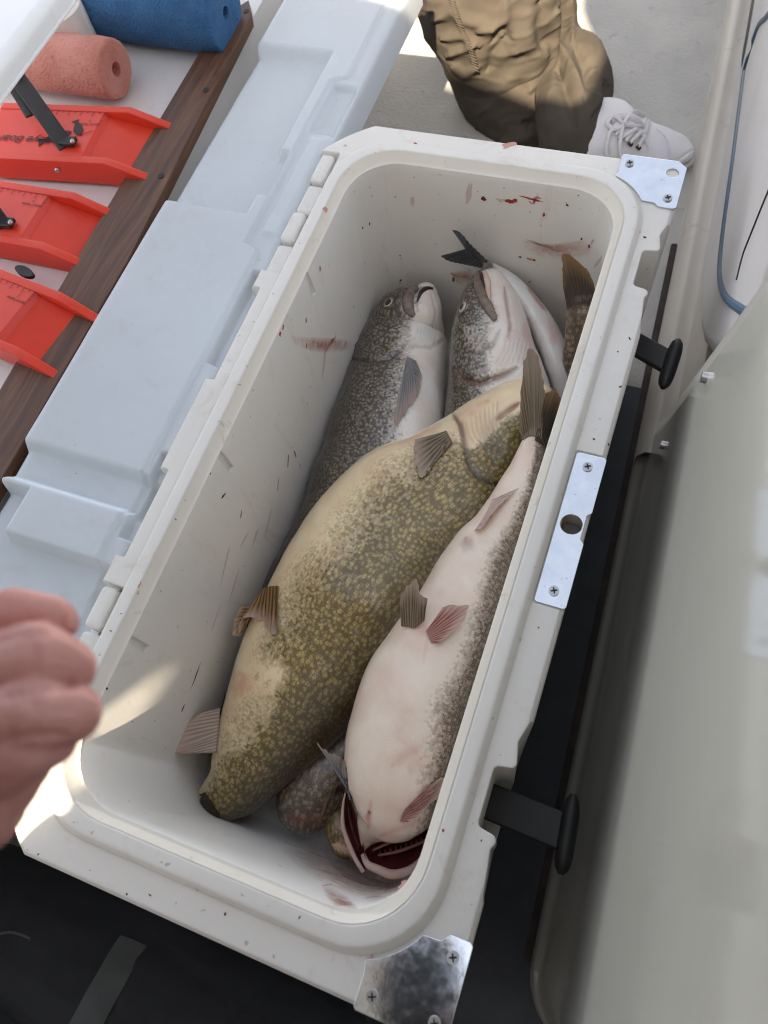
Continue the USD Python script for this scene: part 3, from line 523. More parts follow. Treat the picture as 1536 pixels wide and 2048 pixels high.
    for mk in marks:
        d, side, al = seg_dist(px, mk['p']); W = mk.get('w', 6); taper = np.sqrt(np.clip(np.minimum(al, 1 - al) * 6, 0.15 if mk.get('taper', True) else 1, 1))
        g = np.exp(-(d / (W * taper)) ** 2) * front
        if mk.get('area'):                          # a filled patch
            inside = trimesh.path.polygons.Polygon(mk['p']); from shapely import contains_xy
            g = np.where(contains_xy(inside, px[:, 0], px[:, 1]), 1.0, np.exp(-(d / W) ** 2)) * front
        if 'side' in mk: g = np.where(side * mk['side'] >= 0, g, np.exp(-(d / (0.25 * W)) ** 2) * front)
        gn = g * (1 + mk.get('ragged', 0.3) * pnoise(n3.reshape(-1, 3), 120, 9)); gn = np.clip(gn, 0, 1)
        off += mk.get('h', 0) * g
        for key, arr in (('belly', bel), ('red', red), ('dark', dark)):
            if key in mk: arr += (mk[key] - arr) * gn
    Pf = Pf + Nf * off[:, None]
    f = grid_faces(nu, nv)
    # weld the seam and close both ends
    idx = np.arange(nu * nv).reshape(nu, nv); idx[:, -1] = idx[:, 0]; f2 = f.copy()
    v = np.vstack([Pf, Pf[:nv].mean(0), Pf[-nv:].mean(0)]); j = np.arange(nv - 1)
    f2 = np.vstack([f2, np.stack([np.full(nv - 1, nu * nv), j + 1, j], 1), np.stack([np.full(nv - 1, nu * nv + 1), (nu - 1) * nv + j, (nu - 1) * nv + j + 1], 1)])
    fn = np.cross(v[f2[:, 1]] - v[f2[:, 0]], v[f2[:, 2]] - v[f2[:, 0]])
    if (fn[: len(f)] * (Nf[f[:, 0]])).sum() < 0: f2 = f2[:, ::-1]
    tone = np.clip(np.stack([bel, red, dark], 1), 0, 1); tone = np.vstack([tone, tone[:1], tone[-1:]]); uv = np.vstack([st.reshape(-1, 2), st.reshape(-1, 2)[:1], st.reshape(-1, 2)[-1:]])
    if raw: return dict(v=v, f=f2, uv=uv, tone=tone, px=px, front=front)
    p = thing(name, label, cat, group); part(p, 'body', (v, f2), skin, smooth=True, uv=uv, tone=tone)
    sub = (v[: nu * nv], grid_faces(nu, nv)[::1])
    from scipy.spatial import cKDTree
    fr = front & (px[:, 0] > -1e4)
    return dict(path=p, mesh=sub, px=px, front=front, v=Pf, tree=cKDTree(px[fr]), depth=np.linalg.norm(Pf[fr] - CAM, axis=1))
def surf(fish, p, lift=0.0):
    """the point of a fish's skin seen at a pixel"""
    d = np.where(fish['front'], ((fish['px'] - np.asarray(p)) ** 2).sum(1), 1e12); near = np.argsort(d)[:12]
    q = fish['v'][near[np.argmin(np.linalg.norm(fish['v'][near] - CAM, axis=1))]]
    t = np.linalg.norm(q - CAM) - lift; return far(p, t)
def add_fin(fish, name, base, tip, look_, lift=0.01, rays=14, ridge=0.0005, curl=0.0, nu=44, nv=18, base_pts=None, tip_depth=None, label=None, thick=0.0009, wave=0.0015, ragged=0.09, drape=True):
    B = curve(np.array([surf(fish, p, 0.001) for p in base]) if base_pts is None else base_pts, nu)
    tb = np.linalg.norm(B - CAM, axis=1)
    tp = curve(np.array([[*p, 0.0] for p in tip]), nu)[:, :2]
    if tip_depth is None: depth = tb - lift
    else: depth = np.interp(np.linspace(0, 1, nu), np.linspace(0, 1, len(np.atleast_1d(tip_depth))), np.atleast_1d(tip_depth)) + 0 * tb
    T = np.array([far(p, d) for p, d in zip(tp, depth)])
    uu, vv = np.meshgrid(np.linspace(0, 1, nu), np.linspace(0, 1, nv), indexing='ij')
    G = B[:, None] * (1 - vv[..., None]) + T[:, None] * vv[..., None]
    if drape and 'tree' in fish:
        gp = pj(G.reshape(-1, 3)); dd, ii = fish['tree'].query(gp); gd = np.linalg.norm(G.reshape(-1, 3) - CAM, axis=1)
        lim = fish['depth'][ii] - 0.0015 - (0.0 if lift < 0 else 0.35 * lift) * vv.ravel()
        gd = np.where(dd < 4, np.minimum(gd, lim), gd); G = np.array([far(p, d) for p, d in zip(gp, gd)]).reshape(G.shape)
    nn = np.cross(np.gradient(G, axis=0), np.gradient(G, axis=1)); nn /= np.linalg.norm(nn, axis=2, keepdims=True) + 1e-12
    nn *= np.sign((nn * (CAM - G)).sum(2).mean())
    rg = np.sin(uu * rays * 2 * np.pi)
    G = G + nn * (ridge * rg * np.minimum(1, 3 * vv) + curl * np.sin(np.pi * vv) + wave * pnoise(np.stack([uu * 3, vv * 2, 0 * uu], -1), 1, rays) * vv)[..., None]
    edge = 1 - ragged * np.abs(pnoise(np.stack([uu * 1.0, 0 * uu, 0 * uu], -1), rays * 1.3, 5)) * (vv > 0.999)
    G = B[:, None] + (G - B[:, None]) * edge[..., None]
    th = thick * (1 - 0.6 * vv)[..., None]
    top, bot = (G + nn * th).reshape(-1, 3), (G - nn * th).reshape(-1, 3); f = grid_faces(nu, nv); n = nu * nv
    loop = np.r_[np.arange(nu) * nv, (nu - 1) * nv + np.arange(1, nv), np.arange(nu - 2, -1, -1) * nv + nv - 1, np.arange(nv - 2, 0, -1)]
    l2 = np.roll(loop, -1); sides = np.vstack([np.stack([loop, l2, l2 + n], 1), np.stack([loop, l2 + n, loop + n], 1)])
    st = np.stack([uu * rays, vv], -1).reshape(-1, 2)
    return part(fish['path'], name, (np.vstack([top, bot]), np.vstack([f, f[:, ::-1] + n, sides])), look_, smooth=50 if False else True, uv=np.vstack([st, st]), label=label)
def add_eye(fish, p, r, squash=0.5, pupil=0.62, label=None, tilt=(1.0, 1.0)):
    d0 = np.where(fish['front'], ((fish['px'] - np.asarray(p)) ** 2).sum(1), 1e12); i = np.argsort(d0)[:40]
    c = fish['v'][i].mean(0); R = r * np.linalg.norm(c - CAM) / FPX
    q = fish['v'][np.argsort(d0)[:400]]; _, _, vt = np.linalg.svd(q - q.mean(0)); n = vt[2]; n = n if n @ (CAM - c) > 0 else -n
    F = frame(np.cross([0.3, 0.8, 0.2], n), n)
    def dome(rad, hgt, z0, k=28):
        t = np.linspace(0, np.pi / 2, 10); pr = np.stack([rad * np.cos(t), z0 + hgt * np.sin(t)], 1); pr = np.vstack([[rad, -0.004], pr])
        th = np.linspace(0, 2 * np.pi, k, endpoint=False)
        v = np.stack([pr[:, 0, None] * np.cos(th), pr[:, 0, None] * np.sin(th), np.broadcast_to(pr[:, 1, None], (len(pr), k))], -1)
        return loft(list(v), close_bottom=False)
    e = part(fish['path'], 'eye', moved(dome(R, R * squash * 0.55, 0.0), F, c), 'eye_ring', smooth=True, label=label)
    part(e, 'pupil', moved(dome(R * pupil, R * squash * 0.35, R * squash * 0.36), F, c), 'pupil', smooth=True)
    th = np.linspace(0, 2 * np.pi, 30); rim = np.stack([R * 1.06 * np.cos(th), R * 1.06 * np.sin(th), 0 * th + 0.0008], 1) @ F.T + c
    part(e, 'eyelid', tube(rim, R * 0.13, 8, cap=False), 'jaw_olive', smooth=True)
def add_strip(fish, name, pts, widths, mat, lift=0.0, flat=0.6, n=30, label=None, depth=None):
    P = curve(np.array([surf(fish, p, lift) for p in pts]) if depth is None else np.array([far(p, d) for p, d in zip(pts, depth)]), n)
    wd = np.interp(np.linspace(0, 1, n), np.linspace(0, 1, len(widths)), widths) * np.linalg.norm(P - CAM, axis=1) / FPX
    return part(fish['path'], name, tube(P, wd, 10, flat=flat, up=CAM - P.mean(0)), mat, smooth=True, label=label)
TR = 'dead trout lying in the cooler'
# (1) the trout along the hinge side, head up, belly to the right
S = [((829, 567), (843, 568), .250), ((806, 577), (872, 578), .245), ((786, 592), (884, 600), .237), ((758, 618), (891, 630), .225), ((734, 650), (892, 668), .20), ((714, 690), (891, 715), .195), ((696, 742), (889, 765), .19), ((677, 798), (888, 825), .19),
     ((657, 858), (886, 890), .19), ((638, 922), (880, 960), .185), ((610, 1000), (850, 1040), .18), ((577, 1078), (790, 1120), .175), ((540, 1150), (725, 1195), .17), ((505, 1230), (655, 1275), .16), ((475, 1310), (590, 1350), .15), ((450, 1390), (530, 1430), .14), ((428, 1470), (500, 1500), .13), ((430, 1520), (490, 1545), .12)]
mk = [dict(p=[(700, 716), (740, 722), (778, 716), (800, 700), (812, 688)], w=7, dark=0.75, h=-0.004, side=1),
      dict(p=[(800, 700), (830, 690), (862, 694), (888, 680)], w=4, dark=0.25, h=-0.002, red=0.1),
      dict(p=[(712, 690), (750, 712), (790, 700), (815, 660)], w=14, h=0.003), 
      dict(p=[(740, 640), (775, 628), (805, 610), (812, 585)], w=26, belly=0.0, dark=0.25, ragged=.5), dict(p=[(835, 655), (862, 640), (878, 610), (868, 590)], w=24, belly=1.0, ragged=.2),
      dict(p=[(818, 580), (812, 600), (816, 622), (826, 630)], w=4, dark=0.9, h=-0.003),
      dict(p=[(822, 590), (846, 575), (866, 578)], w=3, dark=0.8, h=-0.003),
      dict(p=[(862, 585), (872, 625), (866, 660)], w=2.5, dark=0.25, h=-0.001)]
for i in range(7): mk.append(dict(p=[(838 + 6 * i, 655 - 2 * i), (832 + 6.5 * i, 672), (820 + 8 * i, 690)], w=1.8, dark=0.16, h=-0.0008, belly=0.9))
T1 = make_fish('lake_trout', 'grey trout along the hinge side, white belly to the right, mouth closed', TR, S, [.72] * len(S), ([0, .2, .6, 1], [58, 66, 64, 60]), 'trout_grey', (0.40, 1.25), mk, 360, 180, seed=1, dark_back=0.82, dark_on=1.15)
add_eye(T1, (778, 606), 10.5, 0.6, 0.72)
add_strip(T1, 'upper_jaw', [(836, 574), (822, 584), (816, 602), (819, 620), (828, 632)], [5, 9, 11, 11, 5], 'jaw_olive', 0.0002, 0.4)
add_strip(T1, 'lip', [(834, 604), (840, 588), (852, 577), (866, 577)], [1.5, 3.5, 4.5, 2], 'mouth_dark', 0.0006, 0.35)
add_fin(T1, 'pectoral_fin', [(814, 712), (832, 722)], [(786, 848), (792, 852), (805, 838), (822, 812), (838, 790), (843, 750)], 'fin_grey', 0.012, 11, label='blue grey pectoral fin with pink edges')
# (2) the big olive trout across the middle
S = [((1088, 770), (1100, 795), .285), ((1062, 752), (1098, 850), .285), ((1020, 768), (1075, 905), .285), ((985, 790), (1040, 950), .28), ((935, 816), (1012, 998), .275), ((870, 850), (1000, 1045), .27), ((785, 893), (995, 1105), .265), ((702, 948), (965, 1165), .255), ((640, 1018), (930, 1225), .245), ((590, 1092), (885, 1290), .24),
     ((545, 1170), (825, 1345), .23), ((498, 1262), (752, 1402), .22), ((463, 1358), (684, 1462), .205), ((442, 1440), (608, 1535), .19), ((425, 1528), (530, 1603), .17), ((406, 1570), (462, 1634), .145), ((400, 1588), (438, 1638), .118), ((400, 1604), (420, 1632), .10), ((404, 1616), (412, 1626), .09)]
mk = [dict(p=[(905, 828), (918, 850), (926, 890), (936, 930), (958, 958), (985, 972), (1010, 975)], w=9, dark=0.72, h=-0.0045, side=-1, ragged=.2),
      dict(p=[(915, 838), (926, 862), (930, 890)], w=9, red=0.35, belly=1.0, h=0.002),
      dict(p=[(1000, 828), (975, 868), (978, 890), (998, 925)], w=14, dark=0.35, h=-0.001), dict(p=[(958, 880), (975, 905), (990, 925)], w=3, dark=0.5, h=-0.002),
      dict(p=[(985, 905), (1010, 890), (1040, 880)], w=30, dark=0.45, ragged=.6),
      dict(p=[(995, 838), (1012, 824), (1038, 806)], w=5, dark=0.45, red=0.5, h=-0.005),
      dict(p=[(452, 1420), (478, 1372), (500, 1340), (520, 1350), (505, 1400), (470, 1450)], w=26, belly=0.9, area=True, ragged=.8), dict(p=[(922, 842), (985, 797), (1060, 754), (1085, 772), (1062, 800), (1005, 826), (968, 866), (945, 884)], w=12, belly=1.0, area=True, ragged=.3), dict(p=[(905, 838), (935, 828), (975, 802)], w=10, red=0.40, belly=1.0, ragged=.5),  # first patch paints a sunlit glow on the rear flank as belly tone
      dict(p=[(470, 1390), (485, 1370), (478, 1345)], w=16, red=0.42, ragged=.8), dict(p=[(880, 850), (800, 893)], w=9, red=0.2, ragged=.6),
      dict(p=[(445, 1430), (470, 1440), (520, 1400), (545, 1345), (500, 1380)], w=26, belly=0.75, ragged=.9), dict(p=[(450, 1500), (500, 1440), (540, 1400)], w=30, belly=0.45, ragged=.9)]  # more of the sun glow painted in belly tone
for i in range(8): mk.append(dict(p=[(932 + 9 * i, 842 - 6 * i), (938 + 8 * i, 868 - 5 * i), (950 + 7 * i, 890 - 5 * i)], w=2.0, dark=0.10, red=0.25, h=-0.0009, belly=1.0))
T2 = make_fish('lake_trout', 'largest trout, olive with pale yellow spots, lying across the middle of the pile', TR, S, [.9] * 4 + [.76] * (len(S) - 4), ([0, .12, .25, .55, .8, 1], [-40, -48, -58, -64, -68, -72]), 'trout_olive', (0.05, 1.22), mk, 420, 210, seed=2, dark_back=0.75, dark_on=1.1)  # dark back, deepened to carry the shade on its right side
add_fin(T2, 'pectoral_fin', [(893, 862), (905, 885)], [(826, 880), (828, 910), (832, 945), (842, 956), (860, 935), (885, 905)], 'fin_olive', 0.012, 10)
add_fin(T2, 'pelvic_fin', [(512, 1206), (524, 1180), (556, 1172)], [(474, 1272), (488, 1238), (520, 1240), (545, 1276), (552, 1275)], 'fin_orange', 0.022, 10, label='pink and orange pelvic fin standing off the belly', tip_depth=None)
add_fin(T2, 'pelvic_fin', [(508, 1215), (495, 1250)], [(482, 1212), (468, 1240), (464, 1272), (480, 1274)], 'fin_orange', -0.012, 8)
tb = np.linalg.norm(at((440, 1620), .12) - CAM)
add_fin(T2, 'tail_fin', None, [(388, 1592), (386, 1610), (400, 1636), (424, 1650)], 'fin_brown', rays=10, base_pts=np.array([far((410, 1585), tb - .01), far((440, 1632), tb - .005)]), tip_depth=[tb + .03, tb + .05, tb + .05, tb + .02], label='tail fin folded down into the near corner')
add_fin(T2, 'anal_fin', [(440, 1416), (438, 1450), (432, 1505)], [(405, 1425), (352, 1480), (346, 1508), (405, 1506)], 'fin_pink', -0.004, 13, label='brown and pink anal fin pointing at the hinge wall')
# (3) the pale trout on its back along the front wall, head at the near end
S = [((1062, 850), (1082, 852), .375), ((1046, 876), (1088, 886), .37), ((1026, 918), (1086, 932), .365), ((993, 972), (1080, 1000), .355), ((950, 1042), (1062, 1070), .34), ((905, 1092), (1046, 1122), .33), ((862, 1150), (1032, 1182), .325), ((816, 1240), (1008, 1262), .32), ((765, 1320), (985, 1325), .315), ((716, 1398), (957, 1412), .31),
     ((695, 1465), (932, 1482), .305), ((690, 1532), (908, 1552), .30), ((697, 1594), (884, 1588), .287), ((703, 1626), (850, 1620), .272), ((710, 1654), (790, 1648), .255), ((718, 1680), (750, 1675), .24), ((724, 1703), (731, 1702), .228)]
mk = [dict(p=[(936, 1083), (936, 1085)], w=8, dark=0.75, red=0.4, h=0.002, taper=False), dict(p=[(938, 1080), (930, 1100)], w=14, dark=0.22, ragged=.5),
      dict(p=[(830, 1240), (850, 1262), (880, 1268), (900, 1250)], w=12, red=0.35, ragged=.5), dict(p=[(857, 1272), (852, 1300), (846, 1330)], w=3, h=-0.001, red=0.1),
      dict(p=[(785, 1530), (805, 1512), (840, 1495)], w=11, red=0.30, ragged=.6), dict(p=[(822, 1545), (838, 1520)], w=14, red=0.22, ragged=.6),
      dict(p=[(736, 1660), (738, 1640), (742, 1600)], w=4, red=0.45), dict(p=[(735, 1628), (736, 1640)], w=5, red=0.8), dict(p=[(738, 1624), (739, 1626)], w=3, dark=0.9, taper=False),
      dict(p=[(800, 1640), (830, 1600), (860, 1570)], w=14, red=0.25, ragged=.5), dict(p=[(760, 1672), (790, 1660), (850, 1640)], w=6, red=0.35)]
T3 = make_fish('lake_trout', 'pale trout lying belly up along the front wall, gills cut open at the near end', TR, S, [.85] * len(S), ([0, .3, .6, 1], [-46, -42, -34, -14]), 'trout_tan', (0.62, 1.42), mk, 420, 210, seed=3, dark_back=0.8, dark_on=1.3)
add_fin(T3, 'pelvic_fin', [(803, 1252), (825, 1256), (848, 1240)], [(800, 1200), (812, 1172), (830, 1157), (838, 1182), (856, 1195)], 'fin_olive', 0.022, 10)
add_fin(T3, 'pelvic_fin', [(852, 1262), (862, 1285)], [(888, 1212), (925, 1208), (941, 1212), (915, 1255), (880, 1285)], 'fin_red', 0.012, 10, label='pelvic fin with a dark red bruise')
add_fin(T3, 'anal_fin', [(950, 1062), (968, 1035), (985, 1000)], [(962, 1058), (1000, 1010), (1040, 975)], 'fin_pale', 0.010, 8)
add_fin(T3, 'pectoral_fin', [(694, 1575), (700, 1600)], [(632, 1478), (640, 1490), (662, 1505), (690, 1520), (690, 1545)], 'fin_grey', -0.03, 11, label='clear grey pectoral fin spread over the fish below')
add_fin(T3, 'pectoral_fin', [(800, 1642), (812, 1618)], [(812, 1652), (860, 1610), (892, 1575), (900, 1550), (870, 1562)], 'fin_red', 0.004, 11)
tb = np.linalg.norm(at((1065, 860), .375) - CAM)
add_fin(T3, 'tail_fin', None, [(1042, 862), (1040, 800), (1048, 730), (1062, 690), (1070, 692), (1084, 740), (1088, 775), (1084, 800)], 'fin_tan', nu=60, rays=12, base_pts=np.array([far((1046, 880), tb), far((1066, 872), tb), far((1084, 880), tb)]), tip_depth=[tb - .0, tb - .03, tb - .055, tb - .075, tb - .075, tb - .05, tb - .03, tb - .02], ridge=0.0009, label='upright tan tail lobe')
add_fin(T3, 'tail_fin', None, [(1086, 800), (1092, 782), (1112, 776), (1122, 800), (1112, 850)], 'fin_brown', rays=10, base_pts=np.array([far((1070, 880), tb), far((1088, 890), tb)]), tip_depth=[tb - .02, tb - .01, tb + .02, tb + .03], label='dark tail lobe folded against the front wall')
# opened gills: dark cavity, gill rakers, pink cover edges
t0 = np.linalg.norm(at((790, 1690), .225) - CAM)
def bowl(outline, depth_edge, depth_mid, n=10):
    o = np.array(outline, float); c = o.mean(0); V = []
    for k in np.linspace(0, 1, n):
        q = c + (o - c) * (1 - k); d = depth_edge + (depth_mid - depth_edge) * (1 - (1 - k) ** 2)
        V.append([far(p, d) for p in q])
    return loft(V, close_bottom=False)
cav = curve(np.array([(729, 1696, 0), (748, 1668, 0), (785, 1640, 0), (830, 1618, 0), (866, 1600, 0), (888, 1606, 0), (880, 1660, 0), (856, 1715, 0), (805, 1744, 0), (756, 1738, 0), (731, 1716, 0), (729, 1698, 0)]), 60)[:-1, :2]
part(T3['path'], 'gill_cavity', bowl(cav, t0 + 0.004, t0 + 0.05), 'gill_red', smooth=True, label='dark red open gill cavity')
for k, (pa, pb, pc, dd) in enumerate((((742, 1702), (800, 1676), (868, 1650), .020), ((742, 1712), (805, 1700), (866, 1672), .026), ((744, 1688), (800, 1660), (866, 1638), .014))):
    add_strip(T3, 'gill_arch', [pa, pb, pc], [2.5, 3.5, 3], 'gill_pink', depth=[t0 + dd] * 3, n=24)
    for j in range(11):
        w = (j + 0.7) / 12; q = (1 - w) ** 2 * np.array(pa) + 2 * w * (1 - w) * np.array(pb) + w * w * np.array(pc); q = 0.5 * q + 0.5 * ((1 - w) * np.array(pa) + w * np.array(pc)) * 0.5 + 0.25 * q
        q = np.array(pa) * (1 - w) + np.array(pc) * w + (np.array(pb) - (np.array(pa) + np.array(pc)) / 2) * 4 * w * (1 - w) * 0.5
        add_strip(T3, 'gill_raker', [q + (0, -7), q + (1, 1)], [1.2, 2.0], 'gill_pink', depth=[t0 + dd + .004, t0 + dd], n=4)
add_strip(T3, 'gill_cover', [(726, 1708), (740, 1732), (775, 1747), (812, 1744), (842, 1722), (866, 1688), (878, 1655)], [5, 7.5, 8.5, 8, 6.5, 5, 4], 'flesh_pink', depth=[t0 - .004, t0 - .010, t0 - .014, t0 - .014, t0 - .012, t0 - .006, t0], flat=0.5, n=40)
cres = []
for w in np.linspace(0, 1, 26):
    lo = curve(np.array([(690, 1586, 0), (686, 1640, 0), (700, 1690, 0), (727, 1742, 0)]), 26)[int(w * 25)][:2]; ro = curve(np.array([(693, 1586, 0), (712, 1630, 0), (726, 1682, 0), (731, 1738, 0)]), 26)[int(w * 25)][:2]
    cres.append([far(lo + (ro - lo) * q, t0 - 0.006 + 0.022 * math.sin(math.pi * q) - 0.03 * (1 - w)) for q in np.linspace(0, 1, 9)])
cres = np.array(cres); part(T3['path'], 'gill_cover', (cres.reshape(-1, 3), grid_faces(26, 9)), 'gill_red', smooth=True, label='dark red inside of the far gill cover')
add_strip(T3, 'gill_cover', [(691, 1586), (685, 1640), (699, 1692), (727, 1744)], [1.5, 3.5, 4.5, 4], 'flesh_pink', depth=[t0 - .036, t0 - .026, t0 - .016, t0 - .008], flat=0.6)
# (4) the trout behind, head up beside the far wall
S = [((950, 538), (972, 538), .305), ((934, 550), (998, 552), .298), ((918, 590), (1030, 590), .28), ((906, 640), (1054, 645), .262), ((899, 695), (1070, 705), .247), ((895, 745), (1088, 765), .232), ((891, 800), (1104, 825), .215), ((889, 850), (1108, 890), .20), ((880, 920), (1100, 960), .175), ((850, 1000), (1075, 1040), .16), ((800, 1085), (1010, 1130), .15), ((740, 1180), (930, 1230), .14), ((690, 1270), (820, 1310), .13), ((660, 1350), (740, 1380), .12)]
mk = [dict(p=[(910, 738), (925, 756), (958, 764), (1000, 750), (1035, 735)], w=9, dark=0.55, red=0.3, h=-0.005, side=1), dict(p=[(918, 700), (950, 706), (985, 690), (1000, 660)], w=5, dark=0.4, h=-0.002),
      dict(p=[(912, 720), (930, 742), (965, 748), (1005, 735)], w=10, h=0.003),
      dict(p=[(963, 548), (964, 572), (972, 592), (978, 602)], w=6, dark=1.0, h=-0.006), dict(p=[(958, 562), (972, 592), (988, 632), (990, 642)], w=10, red=0.25, belly=0.4, h=0.001),
      dict(p=[(990, 640), (988, 630), (975, 604)], w=4, red=0.8), dict(p=[(1010, 575), (1015, 610), (1022, 650), (1018, 675)], w=4, dark=0.35, red=0.2, h=-0.002),
      dict(p=[(1020, 655), (1022, 670), (1010, 680)], w=8, red=0.35), dict(p=[(1055, 640), (1070, 690), (1085, 730)], w=18, red=0.25, ragged=.4),
      dict(p=[(950, 545), (935, 580), (925, 640), (915, 700)], w=34, belly=0.0, dark=0.12), dict(p=[(935, 660), (960, 680), (975, 690)], w=24, belly=0.3, ragged=.8)]
for i in range(8): mk.append(dict(p=[(1015 + 8 * i, 668 + 3 * i), (1008 + 8.5 * i, 700 + 1 * i), (990 + 11 * i, 728)], w=2.2, dark=0.13, red=0.22, h=-0.0011, belly=1.0))
T4 = make_fish('lake_trout', 'grey brown trout beside the far wall with its mouth ajar and a round staring eye', TR, S, [.8] * len(S), ([0, .12, .35, 1], [48, 46, 44, 40]), 'trout_grey', (0.55, 1.22), mk, 360, 180, seed=4, dark_back=0.7, dark_on=1.2)
add_eye(T4, (927, 615), 11.5, 0.8, 0.6)
add_strip(T4, 'upper_jaw', [(956, 545), (957, 570), (968, 600), (984, 628), (990, 640)], [5, 9, 10, 10, 5], 'jaw_olive', 0.0006, 0.45)
add_strip(T4, 'lower_jaw', [(968, 542), (974, 560), (977, 585), (979, 604)], [4, 6, 5, 2], 'flesh_pink', 0.002, 0.7)
add_strip(T4, 'mouth_gap', [(963, 545), (965, 568), (970, 590), (976, 602)], [2.5, 5, 4.5, 1.5], 'mouth_dark', 0.0022, 0.4)
# (5) the slim silver fish with a forked black tail
S = [((966, 521), (956, 537), .318), ((985, 527), (970, 545), .306), ((1032, 553), (1006, 578), .285), ((1068, 588), (1036, 614), .268), ((1100, 630), (1062, 658), .25), ((1124, 678), (1080, 706), .232), ((1140, 728), (1094, 747), .215), ((1143, 765), (1102, 777), .20), ((1138, 810), (1105, 815), .18), ((1125, 850), (1105, 852), .16)]
T5 = make_fish('whitefish', 'slim silver fish with a forked black tail curving along the far wall', None, S, [.85] * len(S), -10, 'silver_skin', (0.9, 1.5), [dict(p=[(1055, 575), (1078, 604), (1092, 622)], w=4, red=0.5, dark=0.3), dict(p=[(1098, 645), (1108, 668), (1106, 690)], w=9, red=0.3), dict(p=[(956, 528), (985, 538)], w=18, dark=0.75, belly=0.1), dict(p=[(1118, 660), (1136, 710), (1140, 760)], w=14, red=0.12)], 200, 80, seed=5, dark_back=0.2)
pt = lambda u, v, y=0.985: on((u, v), 1, y)
dT = lambda u, v, y=0.985: float(np.linalg.norm(pt(u, v, y) - CAM))
add_fin(T5, 'tail_fin', None, [(904, 460), (912, 461), (938, 488), (976, 522)], 'fin_black', rays=9, base_pts=np.array([pt(938, 508), pt(972, 526, .98)]), tip_depth=[dT(908, 461, 1.0), dT(912, 462, 1.0), dT(938, 488), dT(976, 522, .98)], ragged=0.0, drape=False)
add_fin(T5, 'tail_fin', None, [(882, 512), (898, 523), (925, 529), (966, 536)], 'fin_black', rays=9, base_pts=np.array([pt(932, 498), pt(966, 526, .98)]), tip_depth=[dT(884, 512, .99), dT(898, 522, .99), dT(925, 528), dT(966, 534, .98)], ragged=0.0, drape=False)
# (6) a brown tail against the front wall
S = [((1134, 590), (1192, 600), .335), ((1134, 615), (1192, 625), .32), ((1132, 650), (1184, 665), .29), ((1128, 700), (1172, 712), .25), ((1125, 750), (1160, 765), .21), ((1122, 800), (1150, 815), .18), ((1110, 860), (1140, 870), .15), ((1100, 900), (1115, 905), .14)]
T6 = make_fish('lake_trout', 'dark brown trout of which only the tail shows against the front wall', TR, S, [.6] * len(S), 130, 'trout_brown', (0.3, 0.8), [], 160, 80, seed=6, dark_back=0.2)
tb = np.linalg.norm(at((1160, 605), .335) - CAM)
add_fin(T6, 'tail_fin', None, [(1128, 575), (1124, 535), (1124, 512), (1132, 504), (1155, 518), (1176, 540), (1190, 575)], 'fin_brown', rays=14, base_pts=np.array([far((1134, 618), tb), far((1160, 612), tb), far((1192, 612), tb)]), tip_depth=[tb - .01, tb - .02, tb - .03, tb - .03, tb - .03, tb - .02, tb - .01], label='brown tail fin with a tan edge', thick=0.0014)
# (7) a trout underneath, and a head beside it at the near wall
S = [((760, 1330), (860, 1370), .13), ((700, 1400), (820, 1440), .14), ((640, 1470), (760, 1500), .15), ((590, 1528), (722, 1558), .15), ((560, 1568), (690, 1600), .14), ((552, 1600), (662, 1632), .13), ((562, 1622), (630, 1648), .115), ((585, 1638), (605, 1648), .10)]
T7 = make_fish('lake_trout', 'brown spotted trout buried under the others at the near end', TR, S, [.85] * len(S), 150, 'trout_brown', (0.3, 0.7), [dict(p=[(570, 1632), (605, 1642), (650, 1632)], w=8, red=0.4, dark=0.3)], 200, 110, seed=7, dark_back=0.1)
add_fin(T7, 'pectoral_fin', [(676, 1570), (690, 1590)], [(640, 1640), (645, 1612), (660, 1580), (678, 1562)], 'fin_brown', -0.0, 9)
S = [((640, 1560), (700, 1570), .115), ((645, 1610), (716, 1620), .13), ((650, 1650), (722, 1662), .14), ((662, 1688), (724, 1695), .14), ((684, 1704), (715, 1708), .13)]
T8 = make_fish('lake_trout', 'olive and pink head of a trout wedged under the cut gills', TR, S, [.85] * len(S), 60, 'trout_olive', (0.5, 1.0), [dict(p=[(672, 1640), (690, 1660), (705, 1690)], w=6, red=0.5, dark=0.3), dict(p=[(665, 1690), (690, 1700), (712, 1704)], w=8, red=0.3, belly=0.9)], 120, 80, seed=8)
# tail stock of the big trout, bent down along the near wall
# ------------------------------------------------------------------ blood and scuffs on the cooler
rng = np.random.default_rng(5)
look('wet_film', {'p': ('principled_bsdf', {'base_color': (0.42, 0.17, 0.13), 'roughness': 0.07, 'coat_weight': 0.6}), 't': ('transparent_bsdf', {}), 'g': ('geometry', {}), 'n': ('noise_texture', {'scale': 40, 'detail': 6, 'roughness': 0.7, 'distortion': 0.8}), 'k': ('map_range', {'from_min': 0.34, 'from_max': 0.66, 'to_min': 0.12, 'to_max': 0.85, 'clamp': True}), 'a': ('attribute', {'attribute': 'st'}), 'ax': ('separate_xyz', {}), 'fk': ('math', {'math_type': 'multiply'}), 'm': ('mix_closure', {})},
     [('g.position', 'n.vector'), ('n.fac', 'k.value'), ('a.vector', 'ax.vector'), ('k.result', 'fk.value1'), ('ax.x', 'fk.value2'), ('fk.value', 'm.fac'), ('t.BSDF', 'm.closure1'), ('p.BSDF', 'm.closure2')], surface='m.closure')
